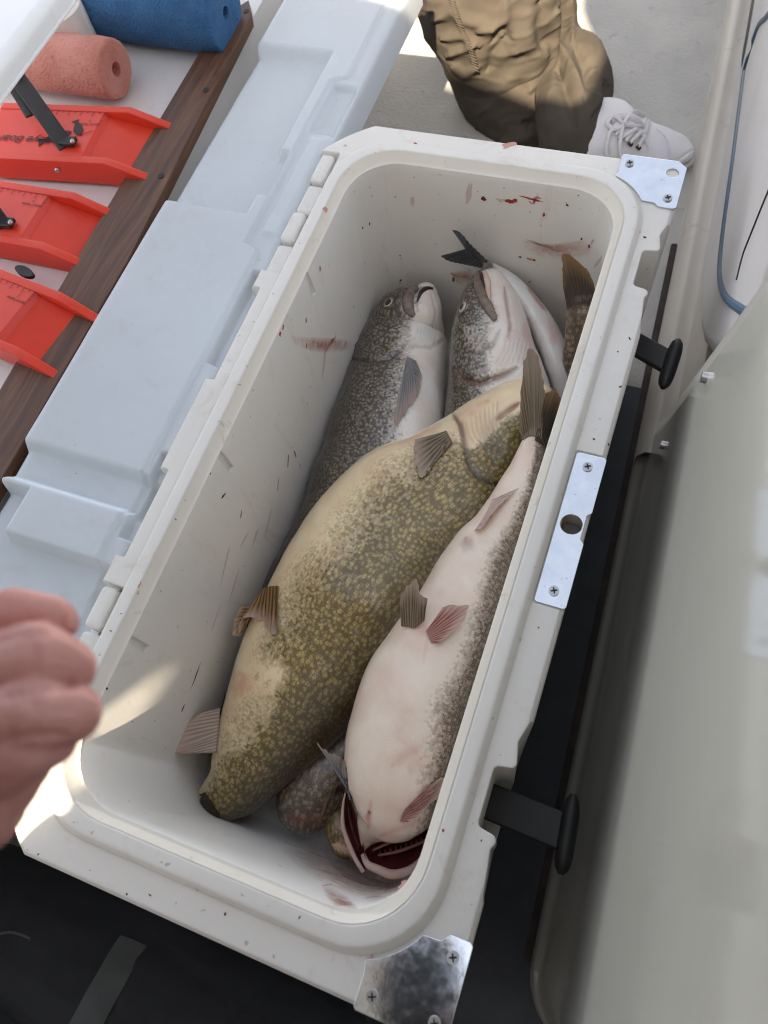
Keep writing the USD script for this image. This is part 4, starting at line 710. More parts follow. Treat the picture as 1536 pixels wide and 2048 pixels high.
def blot(p, rx, ry, mat, ang=0.0, name='blood_spot', rag=0.35, target=None):
    h = cast(target or BODY, p)
    if h is None: return
    c, n = h; dist = np.linalg.norm(c - CAM); k = 14
    r = ROT[0] * math.cos(math.radians(ang)) + ROT[1] * math.sin(math.radians(ang)); x = r - (r @ n) * n; x /= np.linalg.norm(x); y = np.cross(n, x)
    d = (c - CAM) / dist; fy = max(0.62, abs(n @ d))
    th = np.linspace(0, 2 * np.pi, k, endpoint=False); rr = 1 + rag * rng.uniform(-1, 1, k)
    o = c + (np.cos(th) * rr)[:, None] * x * rx * dist / FPX + (np.sin(th) * rr)[:, None] * y * ry * dist / FPX / fy
    V = [o, c + (o - c) * 0.75 + n * 0.0004]
    part(cooler, name, loft([V[0] + n * 0.0002, V[1] + n * 0.0002], close_bottom=False), mat, smooth=True)
for a in [((1016, 290), 13, 4.5, 'red_stain', -10), ((1036, 284), 15, 5, 'red_stain', 8), ((1026, 279), 9, 3, 'smear', 5), ((652, 422), 6, 6, 'red_stain', -60),
          ((967, 397), 5, 4, 'dark_blood', 0), ((1018, 402), 10, 3, 'blood', 0), ((1030, 401), 5, 3, 'blood', 0), ((1000, 400), 7, 2, 'smear', 5), ((1064, 398), 19, 1.6, 'blood', 2), ((1070, 400), 3, 7, 'blood', 20), ((1075, 396), 8, 2, 'red_stain', -30), ((1062, 405), 7, 1.5, 'red_stain', 40),
          ((944, 345), 3, 2.5, 'dark_blood', 0), ((1088, 429), 2.5, 3.5, 'blood', 0), ((938, 390), 5, 20, 'smear', 4), ((825, 402), 4, 9, 'smear', 3), ((830, 287), 3, 2, 'blood', 0),
          ((1085, 490), 30, 3, 'smear', 12), ((1178, 493), 3, 3, 'blood', 0), ((1185, 483), 2, 5, 'red_stain', 30), ((1163, 478), 2, 2, 'dark_blood', 0), ((1060, 518), 7, 2, 'red_stain', 14), ((1068, 520), 3, 2, 'blood', 0), ((1040, 514), 3, 1.5, 'dark_blood', 0),
          ((910, 550), 9, 2.2, 'red_stain', 20), ((907, 559), 2.5, 4, 'dark_blood', 0), ((640, 537), 2.5, 3, 'blood', 0), ((612, 641), 2.5, 3.5, 'blood', 0), ((665, 681), 5, 3, 'dark_blood', -10), ((660, 688), 24, 3.5, 'red_stain', -4), ((648, 722), 5, 26, 'smear', 8), ((636, 690), 2, 4, 'dark_blood', 0), ((690, 690), 8, 4, 'smear', 0), ((613, 690), 2, 4, 'blood', 0),
          ((560, 668), 3, 3, 'blood', 0), ((566, 655), 2, 4, 'blood', 10), ((447, 991), 2.6, 5, 'dark_blood', 30), ((482, 1028), 1.6, 6, 'dark_blood', 10), ((576, 922), 2, 9, 'blood', 6), ((590, 908), 1.6, 7, 'blood', -10), ((600, 932), 1.6, 5, 'red_stain', 0), ((556, 968), 1.6, 9, 'red_stain', 8), ((510, 1075), 18, 2.4, 'smear', -40), ((535, 1050), 3, 22, 'smear', 14), ((488, 1080), 3, 12, 'smear', 24),
          ((280, 1170), 3, 7, 'red_stain', 18), ((276, 1185), 2.5, 4, 'red_stain', 10), ((392, 1350), 2, 14, 'dark_blood', 18), ((398, 1335), 2, 10, 'smear', 18), ((365, 1418), 2, 6, 'dark_blood', 20), ((450, 1130), 3, 26, 'smear', 14), ((468, 1170), 2.5, 20, 'smear', 16), ((430, 1240), 2, 18, 'smear', 18),
          ((450, 1828), 2.6, 2.6, 'dark_blood', 0), ((886, 1660), 2, 3, 'blood', 0), ((475, 1748), 4, 2.2, 'dark_blood', 0), ((560, 1732), 5, 2, 'smear', 10), ((595, 1694), 26, 1.6, 'smear', 12), ((640, 1712), 22, 1.5, 'red_stain', 14), ((700, 1745), 40, 5, 'smear', 16), ((770, 1758), 44, 8, 'red_stain', 10), ((655, 1770), 3, 20, 'smear', -30), ((680, 1808), 12, 3, 'smear', 60), ((740, 1795), 26, 5, 'smear', 24), ((810, 1770), 16, 6, 'red_stain', -20),
          ((738, 1912), 5, 13, 'smear', 12), ((742, 1925), 2, 12, 'red_stain', 12), ((770, 1934), 16, 2.5, 'smear', -24), ((372, 1880), 1.4, 24, 'smear', 22), ((1075, 1000), 4, 12, 'smear', 18), ((1062, 1030), 4, 14, 'smear', 18), ((975, 1310), 2.5, 4, 'red_stain', 10), ((976, 1302), 5, 9, 'smear', 16), ((1108, 770), 4, 20, 'smear', 18), ((1140, 690), 5, 22, 'smear', 16), ((1200, 520), 4, 26, 'smear', 16)]:
    blot(*a)
def film(outline, name='wet_film', n=16):
    c = np.mean(outline, 0); V = []
    o = np.array([[*q, 0.0] for q in list(outline) + [outline[0]]]); ring_ = curve(o, 48)[:-1, :2]
    for k in np.linspace(1, 0.06, n):
        P = []
        for q in c + (ring_ - c) * k:
            h = cast(BODY, q)
            if h is None: return
            P.append(h[0] + h[1] * 0.0006)
        V.append(P)
    fm = loft(V, close_bottom=False); fade = np.repeat(np.clip(1.15 * (1 - np.linspace(1, 0.06, n)), 0, 1) ** 0.8, 47); fade = np.r_[fade, np.ones(len(fm[0]) - len(fade))]
    part(cooler, name, fm, 'wet_film', smooth=True, uv=np.stack([fade, fade], 1))
film([(560, 1700), (640, 1690), (720, 1720), (800, 1735), (838, 1745), (826, 1790), (770, 1812), (700, 1790), (620, 1755)])
film([(690, 1715), (760, 1735), (820, 1750), (835, 1770), (800, 1790), (740, 1780), (700, 1750)])
film([(640, 1768), (690, 1790), (720, 1822), (690, 1826), (655, 1800)])
film([(575, 672), (640, 674), (705, 684), (700, 700), (640, 706), (590, 690)])
film([(1040, 478), (1100, 486), (1180, 478), (1190, 505), (1120, 520), (1050, 500)])
film([(900, 545), (940, 540), (960, 560), (920, 570)])
for k in range(70):                                   # small dark scuffs and specks
    p = (rng.uniform(520, 1200), rng.uniform(330, 640)) if k < 24 else ((lambda v: (900 - 0.52 * v + rng.uniform(-95, 30), v))(rng.uniform(560, 1500)) if k < 46 else (rng.uniform(60, 780), rng.uniform(1640, 1960)) if k < 56 else (lambda v: (1255 - 0.285 * (v - 800) + rng.uniform(-70, 20), v))(rng.uniform(420, 1750)))
    blot(p, rng.uniform(0.8, 2.2), rng.uniform(0.8, 3.2), rng.choice(['screw_slot', 'dark_blood', 'smear']), rng.uniform(0, 180), 'scuff')

# ------------------------------------------------------------------ red planer boards on the shelf
def board(label, fb, fa, nb, zt, lever, text):
    A, Bq, Nn = at(fb, zt), at(fa, zt), at(nb, zt)
    X = (A - Bq); X[2] = 0; X /= np.linalg.norm(X); Y = np.array([-X[1], X[0], 0]); W = abs((A - Nn) @ Y); O = (A + Nn) / 2
    O = A - Y * W / 2
    Rm = np.stack([X, Y, [0, 0, 1]], 1); sl = 0.42
    p = thing('planer_board', label, 'planer board', 'red planer boards lying on the shelf')
    def prof(pts, y0, y1):
        v, f = extrude(pts, y1 - y0); v = np.stack([v[:, 0], y0 + v[:, 2], v[:, 1]], 1); return v, f[:, ::-1]
    K = 1.165; rw = 0.0115 * K
    railp = [(a * K, b * K) for a, b in [(-0.21, -0.036), (-0.02, -0.036), (0.050, -0.042), (0.064, -0.041), (0.068, -0.032), (0.062, -0.026), (0.004, 0.0), (-0.21, 0.0)]]
    for y0 in (-W / 2, W / 2 - rw): part(p, 'side_rail', moved(prof(railp, y0, y0 + rw), Rm, O), 'red_plastic', smooth=25)
    body = [(a * K, b * K) for a, b in [(-0.21, -0.030), (0.0, -0.030), (0.044, -0.036), (0.044, -0.029), (-0.030, -0.0085), (-0.036, -0.001), (-0.21, -0.001)]]
    part(p, 'deck', moved(prof(body, -W / 2 + rw, W / 2 - rw), Rm, O), 'red_plastic', smooth=25)
    bolt = trimesh.creation.icosphere(2, 0.0045)
    part(p, 'side_bolt', moved(bolt, Rm, O + Rm @ np.array([-0.09, -W / 2 - 0.001, -0.017])), 'screw_steel', smooth=True)
    # print: ruler ticks, numbers and lettering, read from the far side
    z = 0.0002; R2 = np.stack([-X, -Y, [0, 0, 1]], 1)
    for k in range(14):
        x = -0.037 - 0.0115 * k; ln = 0.011 if k % 2 == 0 else 0.006
        part(p, 'ruler_tick', moved(box(x, x + 0.0009, W / 2 - rw - 0.0005 - ln, W / 2 - rw - 0.0005, z, z + 0.0002), Rm, O), 'print_black', smooth=False)
    for tx, hgt, lx, ly in text:
        try:
            v, f, _ = meshkit.arrays(meshkit.text_mesh(tx, hgt, 0.0002)); v = v.copy(); v[:, 0] += 0.25 * v[:, 1]
            part(p, 'lettering', moved((v, f), R2, O + Rm @ np.array([lx, ly, z])), 'print_black', smooth=False)
        except Exception as e: print('text', e)
    if MARKS:
        # printed fish mark
        fishp = [(1.7 * a_, 1.7 * b_) for a_, b_ in [(0.0, 0.0), (0.006, 0.006), (0.014, 0.008), (0.022, 0.005), (0.029, 0.001), (0.035, 0.006), (0.034, -0.006), (0.028, -0.002), (0.020, -0.006), (0.010, -0.006)]]
        part(p, 'fish_mark', moved(moved(extrude(fishp, 0.0002), frame((0.85, 0.5, 0))), R2, O + Rm @ np.array([-0.083, 0.004, z])), 'print_black', smooth=False)
        part(p, 'fish_mark', moved(moved(extrude([(0.7 * a, 0.7 * b) for a, b in fishp], 0.0002), frame((0.6, -0.8, 0))), R2, O + Rm @ np.array([-0.062, -0.004, z])), 'print_black', smooth=False)
        part(p, 'line_mark', moved(box(-0.115, -0.075, -0.0006, 0.0006, z, z + 0.0002), Rm @ frame((0.85, 0.5, 0)), O + Rm @ np.array([0.02, 0.045, 0])), 'print_black', smooth=False)
    return p, Rm, O, W
def lever(p, foot, tip, zt, ztip, w=0.0135):
    a, b = at(foot, zt + 0.004), at(tip, ztip); R = frame(b - a, (0.25, -0.4, 1)); n = np.linalg.norm(b - a)
    lp = part(p, 'release_arm', moved(box(-0.010, n, -w, w, -0.0028, 0.0028, 0.0022), R, a), 'black_steel')
    part(lp, 'arm_foot', moved(box(-0.012, 0.016, -0.009, 0.009, 0, 0.008, 0.002), frame((1, 0.1, 0)), at((foot[0] + 10, foot[1] + 3), zt + 0.001)), 'black_steel')
    part(lp, 'bolt', moved(trimesh.creation.icosphere(2, 0.0042), t=at((foot[0] + 19, foot[1] - 1), zt + 0.010)), 'screw_steel', smooth=True)
    return lp, R, a, n
BT = [('Walleye Board', 0.0155, -0.078, -0.012), ('Church Tackle', 0.0042, -0.036, 0.0235), ('2', 0.0045, -0.034, 0.031), ('1', 0.0045, -0.056, 0.031)]
MARKS = True
b1, R1, O1, W1 = board('topmost red board in the photo, nearest the foam rolls, with lettering and black arm', (257, 214), (0, 205), (182, 326), 0.468, True, BT)
lp, R, a, n = lever(b1, (126, 284), (8, 118), 0.468, 0.55)
part(lp, 'spring_screw', tube([a + R @ np.array([0.80 * n, 0.0, 0.002]), a + R @ np.array([0.80 * n, 0.0, 0.020])], [0.0065, 0.0065]), 'screw_steel')
for k in range(4): th = np.linspace(0, 6.28, 20); part(lp, 'spring_coil', tube(np.stack([0.80 * n + 0.0072 * np.cos(th), 0.0072 * np.sin(th), 0.005 + 0.004 * k + 0 * th], 1) @ R.T + a, 0.0012, 8, cap=False), 'screw_steel', smooth=True)
part(lp, 'short_lever', tube([at((60, 232), 0.480), at((48, 208), 0.490), at((22, 165), 0.515)], [0.008, 0.0095, 0.0095], 12, flat=0.35, up=(0.2, -0.2, 1)), 'black_steel')
MARKS = False
b2, R2b, O2, W2 = board('middle red board, half under the topmost board, end resting on the plank', (145, 384), (0, 361), (76, 497), 0.464, True, BT)
lever(b2, (2, 446), (-70, 350), 0.464, 0.53)
b3, R3, O3, W3 = board('lowest red board in the photo, partly behind the lid with a dark round tab', (120, 584), (0, 538), (14, 704), 0.466, True, BT)
part(b3, 'dark_tab', moved(extrude(Polygon([(0.020 * math.cos(t), 0.008 * math.sin(t)) for t in np.linspace(0, 6.28, 24)[:-1]]), 0.006), frame((1, -0.25, 0)), at((52, 547), 0.445)), 'black_rubber')
# ------------------------------------------------------------------ foam rolls and odds on the shelf
def roll(a, b, r, hole, bendv=0.0, n=40, seed=1):
    a, b = np.array(a), np.array(b); w = np.linspace(0, 1, n); c = a + (b - a) * w[:, None] + np.array([0, bendv, 0]) * (4 * w * (1 - w))[:, None]
    t = np.gradient(c, axis=0); t /= np.linalg.norm(t, axis=1, keepdims=True); u = np.cross(t, [0, 0, 1.0]); u /= np.linalg.norm(u, axis=1, keepdims=True); v = np.cross(u, t)
    th = np.linspace(0, 2 * np.pi, 64, endpoint=False); rings = []
    def rg(i, rad, off): 
        P = c[i] + off * t[i] + rad * (np.cos(th)[:, None] * u[i] + np.sin(th)[:, None] * v[i]); return P
    rings += [rg(0, r * 0.9, -0.003)]
    for i in range(n): rings.append(rg(i, r, 0) + 0.0022 * pnoise(rg(i, r, 0), 40, seed)[:, None] * (rg(i, 1, 0) - c[i]))
    for rad, off in ((r * 0.97, 0.003), (r * 0.9, 0.0055), (r * 0.6, 0.006), (hole * 1.15, 0.005), (hole, 0.002), (hole, -0.05)): rings.append(rg(n - 1, rad, off))
    return loft(rings)
pk = thing('foam_roll', 'pink foam roll with a hole through its end, behind the red boards', 'foam roll')
part(pk, 'foam', roll(at((-120, 100), 0.470), at((228, 138), 0.470), 0.0470, 0.0105), 'pink_foam', smooth=50)
bl = thing('foam_roll', 'blue foam roll with a green tag at the top edge of the photo', 'foam roll')
part(bl, 'foam', roll((-1.30, 1.335, 0.486), (-0.826, 1.302, 0.478), 0.064, 0.009, -0.014, seed=3), 'blue_foam', smooth=50)
part(bl, 'tag', moved(box(-0.017, 0.017, -0.012, 0.012, 0, 0.001), frame((1, -0.2, 0.0), (0, -0.45, 1)), (-0.985, 1.272, 0.5405)), 'green_tag')
pot = thing('pot', 'cream round pot peeping out between the pink and the blue foam', 'pot')
part(pot, 'pot_body', tube([(-1.11, 1.21, 0.418), (-1.11, 1.21, 0.50), (-1.11, 1.21, 0.522), (-1.11, 1.21, 0.527)], [0.049, 0.052, 0.052, 0.044], 36), 'cream_plastic')
rp = thing('rope', 'short yellow braided rope end lying on the deck beyond the lid', 'rope')
th = np.linspace(0, 40, 160)
for k in range(3):
    q = np.linspace(0, 1, 160); base = np.array([-0.76, 2.02, 0.012]) + q[:, None] * np.array([0.07, 0.22, 0]); ph = th + k * 2.094
    part(rp, 'strand', tube(base + 0.006 * np.stack([np.cos(ph), 0.3 * np.cos(ph), np.sin(ph)], 1), 0.005, 7), 'rope', smooth=True)

# ------------------------------------------------------------------ the person beyond the cooler
onY = lambda p, y: on(p, 1, y)
pf = thing('person', 'person in baggy olive brown trousers and white shoes standing beyond the cooler', 'person')
Y1 = 1.735
S = [((1010, 300), (1160, 302), Y1 - .04), ((985, 268), (1156, 272), Y1 - .035), ((950, 222), (1138, 228), Y1 - .02), ((922, 178), (1120, 182), Y1 - .01), ((902, 135), (1110, 138), Y1), ((876, 80), (1108, 84), Y1), ((858, 50), (1112, 52), Y1), ((838, 0), (1116, 2), Y1), ((815, -90), (1118, -88), Y1 + .01), ((800, -200), (1110, -200), Y1 + .03), ((800, -350), (1090, -350), Y1 + .05)]
folds = [dict(p=[(905, 0), (925, 60), (945, 105), (953, 140)], w=4, h=0.004, taper=False)]
for q, w, h in (([(870, 40), (905, 20), (930, 40), (985, 55)], 12, .011), ([(885, 75), (930, 70), (960, 90)], 10, .010), ([(895, 110), (935, 95), (950, 85)], 9, .010), ([(955, 60), (985, 62), (1010, 40), (1012, 0)], 10, .009), ([(985, 85), (1005, 60), (1020, 80)], 9, -.014), ([(975, 140), (985, 110), (1010, 80)], 10, -.012), ([(1030, 100), (1060, 70), (1080, 20)], 26, .012), ([(1086, 0), (1076, 50), (1085, 95)], 14, -.016),
                ([(905, 130), (930, 150), (955, 135)], 10, .010), ([(1000, 290), (1060, 270), (1110, 240), (1128, 235)], 14, .012), ([(1050, 245), (1090, 260), (1120, 255)], 12, -.012), ([(1060, 180), (1075, 130), (1090, 110)], 16, .010), ([(960, 225), (985, 205), (1020, 160), (1090, 95)], 16, .007), ([(1105, 130), (1108, 70), (1112, 20)], 7, .012), ([(1125, 230), (1110, 180), (1100, 140)], 12, .012)):
    folds.append(dict(p=q, w=w, h=h, ragged=0))
legA = make_fish('x', 'x', None, S, [.8] * len(S), 0, '', (0, 1), folds, 260, 160, seed=21, dents=0.004, place=onY, raw=True, dscale=(9, 26), wr=0.0042, power=2.0)
S = [((1080, 302), (1200, 304), 1.535), ((1080, 262), (1204, 254), 1.555), ((1080, 220), (1210, 222), 1.62), ((1075, 180), (1225, 184), 1.70), ((1070, 150), (1216, 150), 1.74), ((1060, 105), (1178, 108), Y1 + .08), ((1055, 70), (1150, 72), Y1 + .14), ((1050, 0), (1150, 0), Y1 + .15), ((1030, -120), (1150, -120), Y1 + .15), ((1010, -350), (1150, -350), Y1 + .15)]
folds = [dict(p=q, w=w, h=h, ragged=0) for q, w, h in (([(1120, 90), (1150, 150), (1190, 215)], 10, .014), ([(1150, 95), (1170, 130), (1172, 200)], 12, -.014), ([(1195, 140), (1200, 190), (1180, 230)], 9, .012), ([(1210, 165), (1205, 200)], 10, -.012), ([(1140, 0), (1145, 80)], 8, .010), ([(1115, 140), (1140, 200), (1150, 250)], 12, -.014))]
legB = make_fish('x', 'x', None, S, [.85] * len(S), 0, '', (0, 1), folds, 220, 140, seed=22, dents=0.004, place=onY, raw=True, dscale=(9, 26), wr=0.0042, power=2.0)
hipA, hipB = legA['v'][-1], legB['v'][-1]
J = lambda *a: np.array(a, float)
pel = (hipA + hipB) / 2 + J(-.03, .02, .10)
body2 = [[(hipA + J(0, 0, -.05), .09), (pel + J(-.07, 0, 0), .12), (pel + J(.07, 0, 0), .12), (hipB + J(0, 0, -.05), .085)], [(pel, .14), (pel + J(-.03, .0, .22), .13), (pel + J(-.03, 0, .45), .15)],
         [(pel + J(-.2, 0, .50), .06), (pel + J(.14, 0, .50), .06)], [(pel + J(-.03, 0, .5), .07), (pel + J(-.03, -.02, .62), .055), (pel + J(-.03, -.03, .73), .09), (pel + J(-.03, -.05, .70), .075)],
         [(pel + J(-.2, 0, .50), .055), (pel + J(-.26, .02, .25), .045), (pel + J(-.22, -.08, .05), .035), (pel + J(-.2, -.12, -.02), .035)], [(pel + J(.14, 0, .50), .055), (pel + J(.21, .02, .25), .045), (pel + J(.19, -.06, .03), .035), (pel + J(.18, -.10, -.04), .035)]]
foot = make_fish('x', 'x', None, [((1382, 293), (1384, 299), .032), ((1372, 276), (1376, 316), .036), ((1348, 266), (1350, 328), .040), ((1315, 257), (1317, 336), .045), ((1280, 250), (1283, 338), .055), ((1250, 236), (1250, 338), .068), ((1224, 222), (1217, 336), .082), ((1200, 222), (1184, 332), .086), ((1178, 226), (1164, 330), .08), ((1166, 245), (1156, 312), .07)], [.4, .45, .48, .55, .62, .7, .8, .85, .8, .7], 0, '', (0, 1), [dict(p=[(1216, 300), (1230, 262), (1262, 272), (1290, 296), (1294, 335), (1220, 335)], w=3, h=.0022, area=True, ragged=0), dict(p=[(1226, 244), (1262, 236), (1296, 246), (1290, 268), (1270, 276), (1236, 272)], w=5, h=.006, area=True, ragged=0), dict(p=[(1384, 300), (1350, 325), (1310, 338), (1250, 340)], w=3, h=-.002, ragged=0), dict(p=[(1290, 335), (1296, 305), (1285, 285), (1270, 268)], w=4, h=-.003), dict(p=[(1290, 335), (1300, 300), (1288, 278), (1272, 262)], w=6, h=.002)], 140, 80, seed=23, dents=0.001, raw=True)
legin = [[(at((1178, 262), .10), .024), (at((1172, 290), .05), .022)]]
part(pf, 'body', blend(body2 + legin, 0.02, 8), 'skin', smooth=True)
part(pf, 'trousers', cat_mesh([(legA['v'], legA['f']), (legB['v'], legB['f']), blend([[(hipA + J(0, 0, -.06), .105), (pel + J(-.06, 0, .02), .14)], [(hipB + J(0, 0, -.06), .10), (pel + J(.06, 0, .02), .14)], [(pel + J(-.06, 0, .02), .14), (pel + J(.06, 0, .06), .14)]], 0.02, 6)]), 'trouser', smooth=True)
part(pf, 'shirt', blend([[(pel + J(0, 0, .08), .155), (pel + J(-.03, 0, .45), .17)], [(pel + J(-.2, 0, .50), .075), (pel + J(.14, 0, .50), .075)], [(pel + J(-.2, 0, .50), .07), (pel + J(-.26, .02, .25), .06)], [(pel + J(.14, 0, .50), .07), (pel + J(.21, .02, .25), .06)]], 0.02, 6), 'grey_cloth', smooth=True)
part(pf, 'hair', blend([[(pel + J(-.03, -.01, .76), .088), (pel + J(-.03, .0, .73), .09)]], 0.015, 4), 'hair', smooth=True)
shoe = part(pf, 'shoe', (foot['v'], foot['f']), 'shoe_canvas', smooth=True)
FT = dict(path=shoe, px=foot['px'], front=foot['front'], v=foot['v'])
sole = foot['v'].copy(); zc = sole[:, 2]; c0 = sole.mean(0); sole = c0 + (sole - c0) * [1.03, 1.05, 1]; sole[:, 2] = np.clip(zc * 0.5, 0.002, 0.022)
part(shoe, 'sole', (sole, foot['f']), 'shoe_sole', smooth=True)
def shoe_strip(name, pts, w, mat, lift=0.002, flat=0.4): 
    P = curve(np.array([surf(FT, p, lift) for p in pts]), 20); wd = np.interp(np.linspace(0, 1, 20), np.linspace(0, 1, len(w)), w) * np.linalg.norm(P - CAM, axis=1) / FPX
    part(shoe, name, tube(P, wd, 8, flat=flat, up=CAM - P.mean(0)), mat, smooth=True)
for a, b in (((1222, 262), (1262, 250)), ((1240, 277), (1276, 258)), ((1260, 285), (1284, 264)), ((1276, 293), (1290, 270)), ((1232, 270), (1255, 240)), ((1252, 282), (1274, 252))):
    shoe_strip('lace', [a, ((a[0] + b[0]) / 2 + 1, (a[1] + b[1]) / 2 - 2), b], [3, 3.5, 3], 'lace', 0.004)
for q in ([(1245, 246), (1225, 232), (1214, 245), (1228, 258), (1248, 248)], [(1248, 246), (1262, 226), (1290, 235), (1286, 248), (1250, 250)], [(1240, 250), (1218, 268), (1212, 300), (1222, 325)], [(1246, 252), (1240, 290), (1246, 325)]):
    shoe_strip('lace', q, [3, 3.6, 3.6, 3], 'lace', 0.010)
for p in ((1241, 279), (1261, 288), (1277, 295)): shoe_strip('eyelet', [(p[0] - 3, p[1] - 3), (p[0] + 3, p[1] + 3)], [3.4, 3.4], 'print_black', 0.0025, 0.6)
shoe_strip('seam', [(1296, 333), (1300, 306), (1290, 282), (1275, 262), (1262, 252)], [1.4, 1.4, 1.4], 'lace', 0.002, 0.6)
shoe_strip('tongue', [(1222, 240), (1246, 234), (1270, 242), (1285, 256)], [7, 8, 8, 5], 'lace', 0.002, 0.5)
shoe_strip('toe_seam', [(1312, 258), (1330, 272), (1338, 300), (1334, 326)], [1.0, 1.2, 1.0], 'lace', 0.001, 0.6)
for k in range(26):                                   # pinched stitching down the outer seam
    w = k / 25; p = curve(np.array([(905, 0, 0), (925, 60, 0), (945, 105, 0), (953, 140, 0)]), 26)[k][:2]
    LA_ = dict(px=legA['px'], front=legA['front'], v=legA['v'])
    part(pf, 'seam_stitch', tube([surf(LA_, (p[0] - 7, p[1] - 3), .000), surf(LA_, (p[0] - 1, p[1] + 1), .0035), surf(LA_, (p[0] + 5, p[1] + 4), .000)], 0.0022, 6), 'trouser', smooth=True)

# ------------------------------------------------------------------ the photographer: hand on the lid, dark clothes
ph = thing('person', 'photographer in dark clothes whose left hand grips the near end of the lid', 'person')
hd = lambda u, v, t: far((u, v), t)
hand = [[(hd(-60, 1262, .388), .0120), (hd(20, 1226, .374), .0112), (hd(95, 1232, .372), .0102), (hd(124, 1244, .388), .0085), (hd(100, 1262, .415), .0080)],
        [(hd(-40, 1345, .380), .0165), (hd(70, 1312, .360), .0150), (hd(136, 1332, .364), .0118), (hd(146, 1350, .395), .0095), (hd(90, 1362, .425), .0085)],
        [(hd(-40, 1450, .380), .0170), (hd(60, 1424, .358), .0165), (hd(142, 1426, .362), .0128), (hd(156, 1436, .395), .0100), (hd(90, 1450, .425), .0090)],
        [(hd(-50, 1540, .385), .0180), (hd(40, 1492, .366), .0160), (hd(92, 1478, .372), .0130), (hd(100, 1486, .40), .0095), (hd(50, 1500, .43), .0085)],
        [(hd(-90, 1420, .40), .030), (hd(0, 1420, .382), .020)], [(hd(-80, 1500, .40), .030), (hd(10, 1480, .384), .021)], [(hd(-80, 1340, .40), .026), (hd(-10, 1300, .388), .014)],
        [(hd(-70, 1560, .40), .030), (hd(20, 1520, .388), .018)], [(hd(-130, 1430, .41), .020), (hd(-60, 1330, .44), .013), (hd(10, 1300, .45), .0105)]]
wrist, elbow, shl = hd(-150, 1640, .41), J(-.28, -.13, 1.07), J(-.11, -.32, 1.38)
hand += [[(hd(-100, 1480, .40), .029), (hd(-95, 1580, .402), .028), (wrist, .027)], [(hd(-70, 1600, .40), .026), (wrist, .026)]]
HAND = blend(hand + [[(wrist, .027), (wrist * .6 + elbow * .4, .035)]], 0.0035, 5)
hv, hf = HAND; hp = pj(hv)
for pl_, w_, h_ in (([(-30, 1288), (40, 1268), (105, 1262)], 5, .0018), ([(10, 1392), (70, 1384), (150, 1368)], 6, .0022), ([(60, 1278), (74, 1310), (70, 1345)], 5, .0010), ([(52, 1280), (64, 1312), (60, 1345)], 5, .0008), ([(64, 1395), (80, 1425), (74, 1460)], 5, .0010), ([(52, 1395), (66, 1425), (62, 1462)], 5, .0008), ([(20, 1478), (80, 1472), (125, 1466)], 7, .0020), ([(118, 1310), (124, 1330), (122, 1350)], 4, .0007), ([(126, 1412), (132, 1430), (128, 1448)], 4, .0007)):
    d_, _, al_ = seg_dist(hp, pl_); nrm = trimesh.Trimesh(hv, hf, process=False).vertex_normals
    hv = hv - nrm * (h_ * np.exp(-(d_ / w_) ** 2) * (((CAM - hv) * nrm).sum(1) > 0))[:, None]
hv = hv + trimesh.Trimesh(hv, hf, process=False).vertex_normals * (0.0007 * pnoise(hv, 90, 4))[:, None]
HAND = (hv, hf)
shr, elr, wrr = J(.29, -.32, 1.38), J(.33, -.10, 1.14), J(.11, .06, 1.22)
torso = [[(J(0.090, -.42, .92), .13), (J(0.090, -.42, 1.1), .125), (J(0.075, -.31, 1.32), .14)], [(shl, .06), (shr, .06)], [(J(0.07, -.28, 1.40), .065), (J(0.00, -.20, 1.48), .055), (J(-.09, -.14, 1.59), .092), (J(-.09, -.10, 1.555), .072)],
         [(J(-.09, -.025, 1.57), .012), (J(-.09, -.035, 1.59), .010)], [(J(-.175, -.14, 1.58), .02), (J(-.005, -.14, 1.58), .02)],
         [(shl, .06), (elbow, .043)], [(wrist * .6 + elbow * .4, .035), (elbow, .042)], [(shr, .06), (elr, .043), (wrr, .027)],
         [(wrr, .028), (J(.09, .10, 1.25), .030)], [(J(-.3, -.42, .9), .095), (J(-.36, -.28, .5), .06), (J(-.37, -.34, .08), .045)], [(J(-.1, -.42, .9), .095), (J(-.07, -.26, .5), .06), (J(-.06, -.34, .08), .045)]]
for k in range(4): torso.append([(J(.09, .11, 1.24 + .021 * (k - 1.5)), .012), (J(.075, .135, 1.24 + .021 * (k - 1.5)), .0095), (J(.055, .136, 1.24 + .021 * (k - 1.5)), .0085)])
torso.append([(J(.09, .09, 1.25), .014), (J(.06, .10, 1.262), .0105), (J(.045, .12, 1.262), .009)])
TORSO = blend(torso, 0.014, 8)
hm = [manifold3d.Manifold(manifold3d.Mesh(np.asarray(v, np.float32), np.asarray(f, np.uint32))) for v, f in (HAND, TORSO)]
un = hm[0] + hm[1]
part(ph, 'body', un if un.num_tri() > 100 else cat_mesh([HAND, TORSO]), 'skin', smooth=True)
part(ph, 'jacket', blend([[(J(0.090, -.42, .9), .155), (J(0.090, -.42, 1.1), .15), (J(0.090, -.38, 1.32), .165)], [(shl, .085), (shr, .085)], [(shl, .08), (elbow, .062), (wrist * .55 + elbow * .45, .05)], [(shr, .08), (elr, .062), (wrr * .7 + elr * .3, .05)]], 0.014, 6), 'dark_cloth', smooth=True)
TRO = blend([[(J(-0.010, -.42, .92), .115), (J(-0.070, -.27, .5), .095), (J(-0.080, -.30, .07), .085)], [(J(0.190, -.42, .92), .115), (J(0.200, -.27, .5), .095), (J(0.220, -.32, .07), .085)], [(J(-0.010, -.42, .92), .125), (J(0.190, -.42, .92), .125)]], 0.012, 6)
part(ph, 'trousers', TRO, 'dark_cloth', smooth=True)
